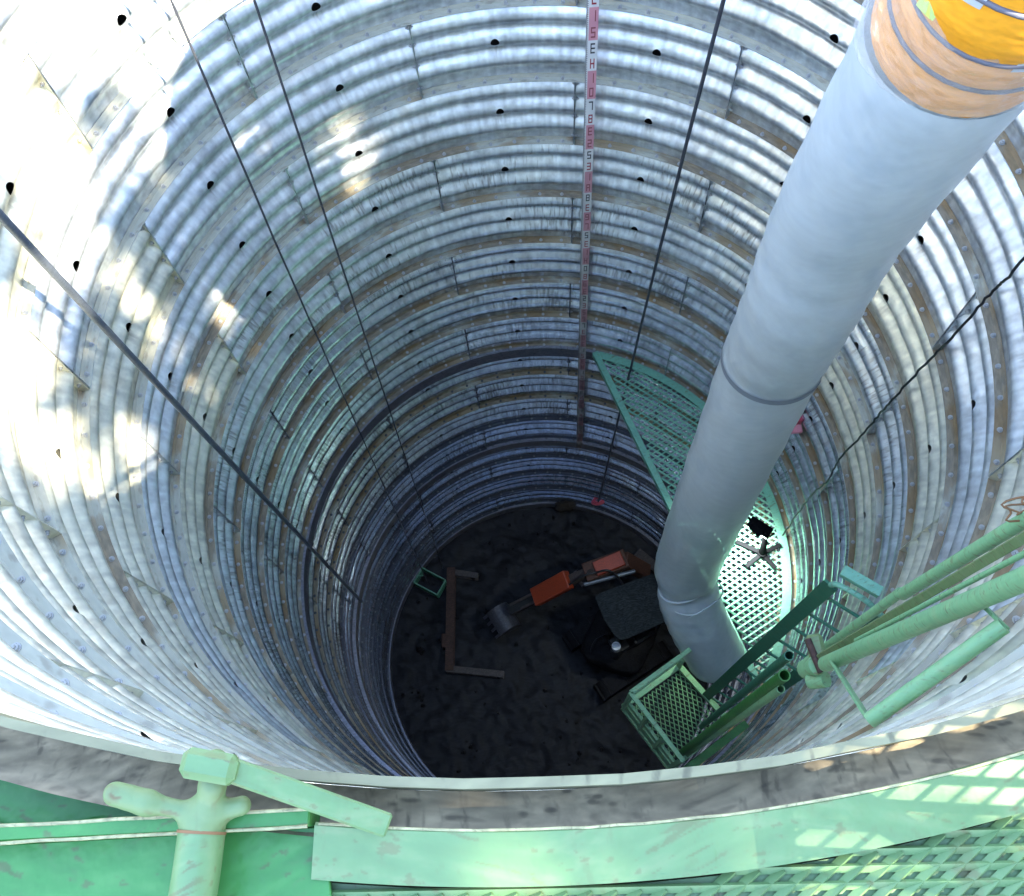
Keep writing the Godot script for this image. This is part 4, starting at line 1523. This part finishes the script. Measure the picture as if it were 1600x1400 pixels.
func build_rubble() -> void:
	var st := mb()
	var n := noise(650, 1.0, 2)
	for j in 4:
		for i in 7:
			var v := []
			for e in [[i, j], [i + 1, j], [i + 1, j + 1], [i, j + 1]]:
				var a: float = TAU * (e[0] % 7) / 7.0
				var b: float = PI * e[1] / 4.0
				var d := Vector3(cos(a) * sin(b), cos(b) * 0.7, sin(a) * sin(b))
				v.append(d * (1.0 + 0.5 * n.get_noise_3dv(d * 3.0)))
			quad(st, v[0], v[1], v[2], v[3])
	st.generate_normals()
	var mm := MultiMesh.new()
	mm.transform_format = MultiMesh.TRANSFORM_3D
	mm.mesh = st.commit()
	mm.instance_count = 200
	for i in 200:
		var a := rng.randf() * TAU
		var q := sqrt(rng.randf()) * 1.8
		if i % 3 == 0:
			q = rng.randf_range(1.5, 1.82)
		var sz := rng.randf_range(0.008, 0.03) * (2.0 if i % 23 == 0 else 1.0)
		mm.set_instance_transform(i, Transform3D(Basis.from_euler(Vector3(rng.randf(), rng.randf() * 6, rng.randf())).scaled(Vector3.ONE * sz), cyl(a, q, FLOOR + rng.randf_range(-0.02, 0.03))))
	var mi := MultiMeshInstance3D.new()
	mi.multimesh = mm
	mi.material_override = M.wet_mud
	put(mi, "rubble")
	mi.set_meta("kind", "stuff")
	mi.set_meta("label", "small wet stones and clods scattered over the mud floor")
	mi.set_meta("category", "rubble")

# ------------------------------------------------------------------ trees that shade the site
const LIT := [[-68.6, -2.07, 7.84, 0.324], [-77.9, -1.86, 3.92, 0.1755], [-34.2, -2.42, 4.34, 0.27], [-27.4, -3.26, 5.32, 0.297], [-53.7, -3.33, 7.84, 0.378], [-93.8, -2.01, 6.86, 0.27], [-86.4, -2.16, 6.3, 0.27], [-72.6, -2.73, 4.06, 0.1755], [-74.2, -3.13, 3.5, 0.1755], [-60.3, -2.01, 9.24, 0.3375], [-91.3, -3.14, 6.5, 0.36], [-102.7, -2.48, 6.44, 0.351], [-100, -2.1, 10, 0.5], [-44, -2.05, 8.54, 0.3105], [-61.3, -1.57, 6.72, 0.27], [-46.4, -2.53, 6.3, 0.243], [-27.6, -2.42, 5.6, 0.243], [-59.8, -3.56, 3.92, 0.189], [-73.5, -3.73, 3.5, 0.189], [-52, -1.75, 25.2, 0.3375], [-60, -1.3, 70, 1.15]]

var DAPPLE := noise(777, 1.1, 2)

func shade_wanted(p: Vector3) -> bool:
	# where a straight line from p along the sunlight lands; open gaps stay where the light falls through
	var d := -SUN_DIR
	var t := -p.y / d.y
	var g := p + d * t
	if Vector2(g.x, g.z).length() > R:
		# walkway: two small gaps in the crown
		if Vector2(g.x - 0.40, g.z - 1.95).length() < 0.27 or Vector2(g.x + 0.22, g.z - 1.96).length() < 0.07 or Vector2(g.x + 0.10, g.z - 2.06).length() < 0.11:
			return false
		return true
	var o := Vector2(g.x, g.z)
	var dh := Vector2(d.x, d.z)
	var a := dh.dot(dh)
	var b := 2.0 * o.dot(dh)
	var c := o.dot(o) - R * R
	var s := (-b + sqrt(b * b - 4 * a * c)) / (2 * a)
	var h := g + d * s
	var th := rad_to_deg(atan2(h.x, -h.z))
	for e in LIT:
		var x: float = (th - e[0]) / e[2]
		var y: float = (h.y - e[1]) / e[3]
		if x * x + y * y < 1.0:
			return DAPPLE.get_noise_2d(g.x * 2.2, g.z * 2.2) > 0.5 if e[2] < 60 else DAPPLE.get_noise_2d(g.x * 3.0, g.z * 3.0) > 0.12
	return true

func build_tree() -> void:
	var t := thing("shade_tree", "leafy tree standing beyond the walkway and shading the shaft", "tree", Vector3(6.6, -0.13, 5.6))
	var st := mb()
	tube(st, smooth_path([Vector3(0, -0.2, 0), Vector3(-0.1, 2.2, 0.1), Vector3(-0.5, 4.2, -0.2), Vector3(-1.0, 6.2, -0.6)], 6), [0.30, 0.28, 0.27, 0.26, 0.25, 0.24, 0.23, 0.22, 0.21, 0.20, 0.19, 0.18, 0.17, 0.16, 0.14, 0.12, 0.10, 0.08, 0.06], 14)
	for b in 9:
		var a := b * 2.4
		var p0 := Vector3(-0.3 - 0.06 * b, 3.2 + 0.3 * b, 0.0 - 0.05 * b)
		tube(st, smooth_path([p0, p0 + Vector3(cos(a) * 0.9, 0.7, sin(a) * 0.9), p0 + Vector3(cos(a) * 2.0, 1.2, sin(a) * 2.0)], 4), [0.09, 0.08, 0.07, 0.06, 0.05, 0.04, 0.03, 0.02, 0.015], 8)
	obj("trunk", st, M.bark, t)
	var leaf := mb()
	leaf.set_smooth_group(-1)
	var L := 0.11
	for v in [Vector3(0, 0, 0), Vector3(0.035, 0.006, L * 0.5), Vector3(0, 0, L), Vector3(0, 0, 0), Vector3(0, 0, L), Vector3(-0.035, 0.006, L * 0.5)]:
		leaf.add_vertex(v)
	leaf.generate_normals()
	var lm := leaf.commit()
	var xf: Array[Transform3D] = []
	var c := Vector3(4.55, 6.4, 4.0)
	for i in 5200:
		var d := Vector3(rng.randf_range(-1, 1), rng.randf_range(-1, 1), rng.randf_range(-1, 1))
		if d.length() > 1.0:
			continue
		var p := c + d * Vector3(3.0, 1.9, 2.9)
		if not shade_wanted(p):
			continue
		for k in 11:
			var o := Vector3(rng.randfn(0, 0.085), rng.randfn(0, 0.085), rng.randfn(0, 0.085))
			if not shade_wanted(p + o) and rng.randf() < 0.8:
				continue
			var bs := Basis.from_euler(Vector3(rng.randf_range(-0.9, 0.6), rng.randf() * TAU, rng.randf_range(-0.7, 0.7))).scaled(Vector3.ONE * rng.randf_range(0.9, 1.6))
			xf.append(Transform3D(bs, p + o - t.position))
	var mm := MultiMesh.new()
	mm.transform_format = MultiMesh.TRANSFORM_3D
	mm.mesh = lm
	mm.instance_count = xf.size()
	for i in xf.size():
		mm.set_instance_transform(i, xf[i])
	var mi := MultiMeshInstance3D.new()
	mi.multimesh = mm
	mi.material_override = M.leaf
	put(mi, "crown", t)
	mi.set_meta("kind", "stuff")
	# unseen mesh step beside the walkway, added to break the sunlight into spots
	var u := thing("added_mesh_step", "unseen mesh step on short legs, added to break the sunlight into spots", "step")
	st = mb()
	expanded(st, Vector3(0.74, 0.38, 2.22), Vector3(0.97, 0, -0.24), Vector3(0.24, 0, 0.97), -0.36, 0.36, -0.30, 0.30, 0.06, 0.028, 0.0088, func(_a, _b): return true)
	obj("mesh_floor", st, M.mint, u)
	var ux := Vector3(0.97, 0, -0.24)
	var uz := Vector3(0.24, 0, 0.97)
	var o := Vector3(0.74, 0.365, 2.22)
	for e in [[o - ux * 0.37 - uz * 0.31, o + ux * 0.37 - uz * 0.31], [o - ux * 0.37 + uz * 0.31, o + ux * 0.37 + uz * 0.31], [o + ux * 0.37 - uz * 0.31, o + ux * 0.37 + uz * 0.31], [o - ux * 0.37 - uz * 0.31, o - ux * 0.37 + uz * 0.31]]:
		st = mb()
		bar(st, e[0], e[1], 0.012, 0.04)
		obj("floor_frame", st, M.mint, u)
		st = mb()
		tube(st, [Vector3(e[0].x, -0.13, e[0].z), Vector3(e[0].x, 0.345, e[0].z)], 0.014, 12)
		obj("leg", st, M.mint, u)

# ------------------------------------------------------------------
func _ready() -> void:
	rng.seed = 20240607
	cam = Camera3D.new()
	cam.name = "camera"
	cam.fov = 50.52
	cam.near = 0.05
	cam.far = 400.0
	cam.transform = Transform3D(Basis(Vector3.RIGHT, -1.18361) * Basis(Vector3.BACK, -0.117758), CAM)
	add_child(cam)
	cam.current = true
	var env := Environment.new()
	env.background_mode = Environment.BG_SKY
	var sky := Sky.new()
	var ps := ProceduralSkyMaterial.new()
	ps.sky_top_color = Color(0.59, 0.715, 0.92)
	ps.sky_horizon_color = Color(0.94, 0.94, 0.91)
	ps.sky_curve = 0.18
	ps.ground_bottom_color = Color(0.30, 0.29, 0.26)
	ps.ground_horizon_color = Color(0.6, 0.6, 0.58)
	ps.sky_energy_multiplier = 1.0
	sky.sky_material = ps
	env.sky = sky
	env.tonemap_mode = Environment.TONE_MAPPER_LINEAR
	env.tonemap_exposure = 7.9
	env.sdfgi_enabled = true
	env.ssao_enabled = true
	env.ssil_enabled = true
	var we := WorldEnvironment.new()
	we.name = "environment"
	we.environment = env
	add_child(we)
	var sun := DirectionalLight3D.new()
	sun.name = "sun"
	sun.light_energy = 1.3
	sun.light_color = Color(1.0, 0.96, 0.88)
	sun.light_angular_distance = 0.5
	sun.shadow_enabled = true
	add_child(sun)
	sun.look_at_from_position(SUN_DIR * 20.0, Vector3.ZERO, Vector3.UP)

	make_materials()
	build_ground()
	build_lining()
	build_rim()
	build_platform()
	build_landing()
	build_ladder()
	build_handrail()
	build_duct()
	build_lines()
	build_lamp()
	build_floor_things()
	build_rubble()
	build_tree()
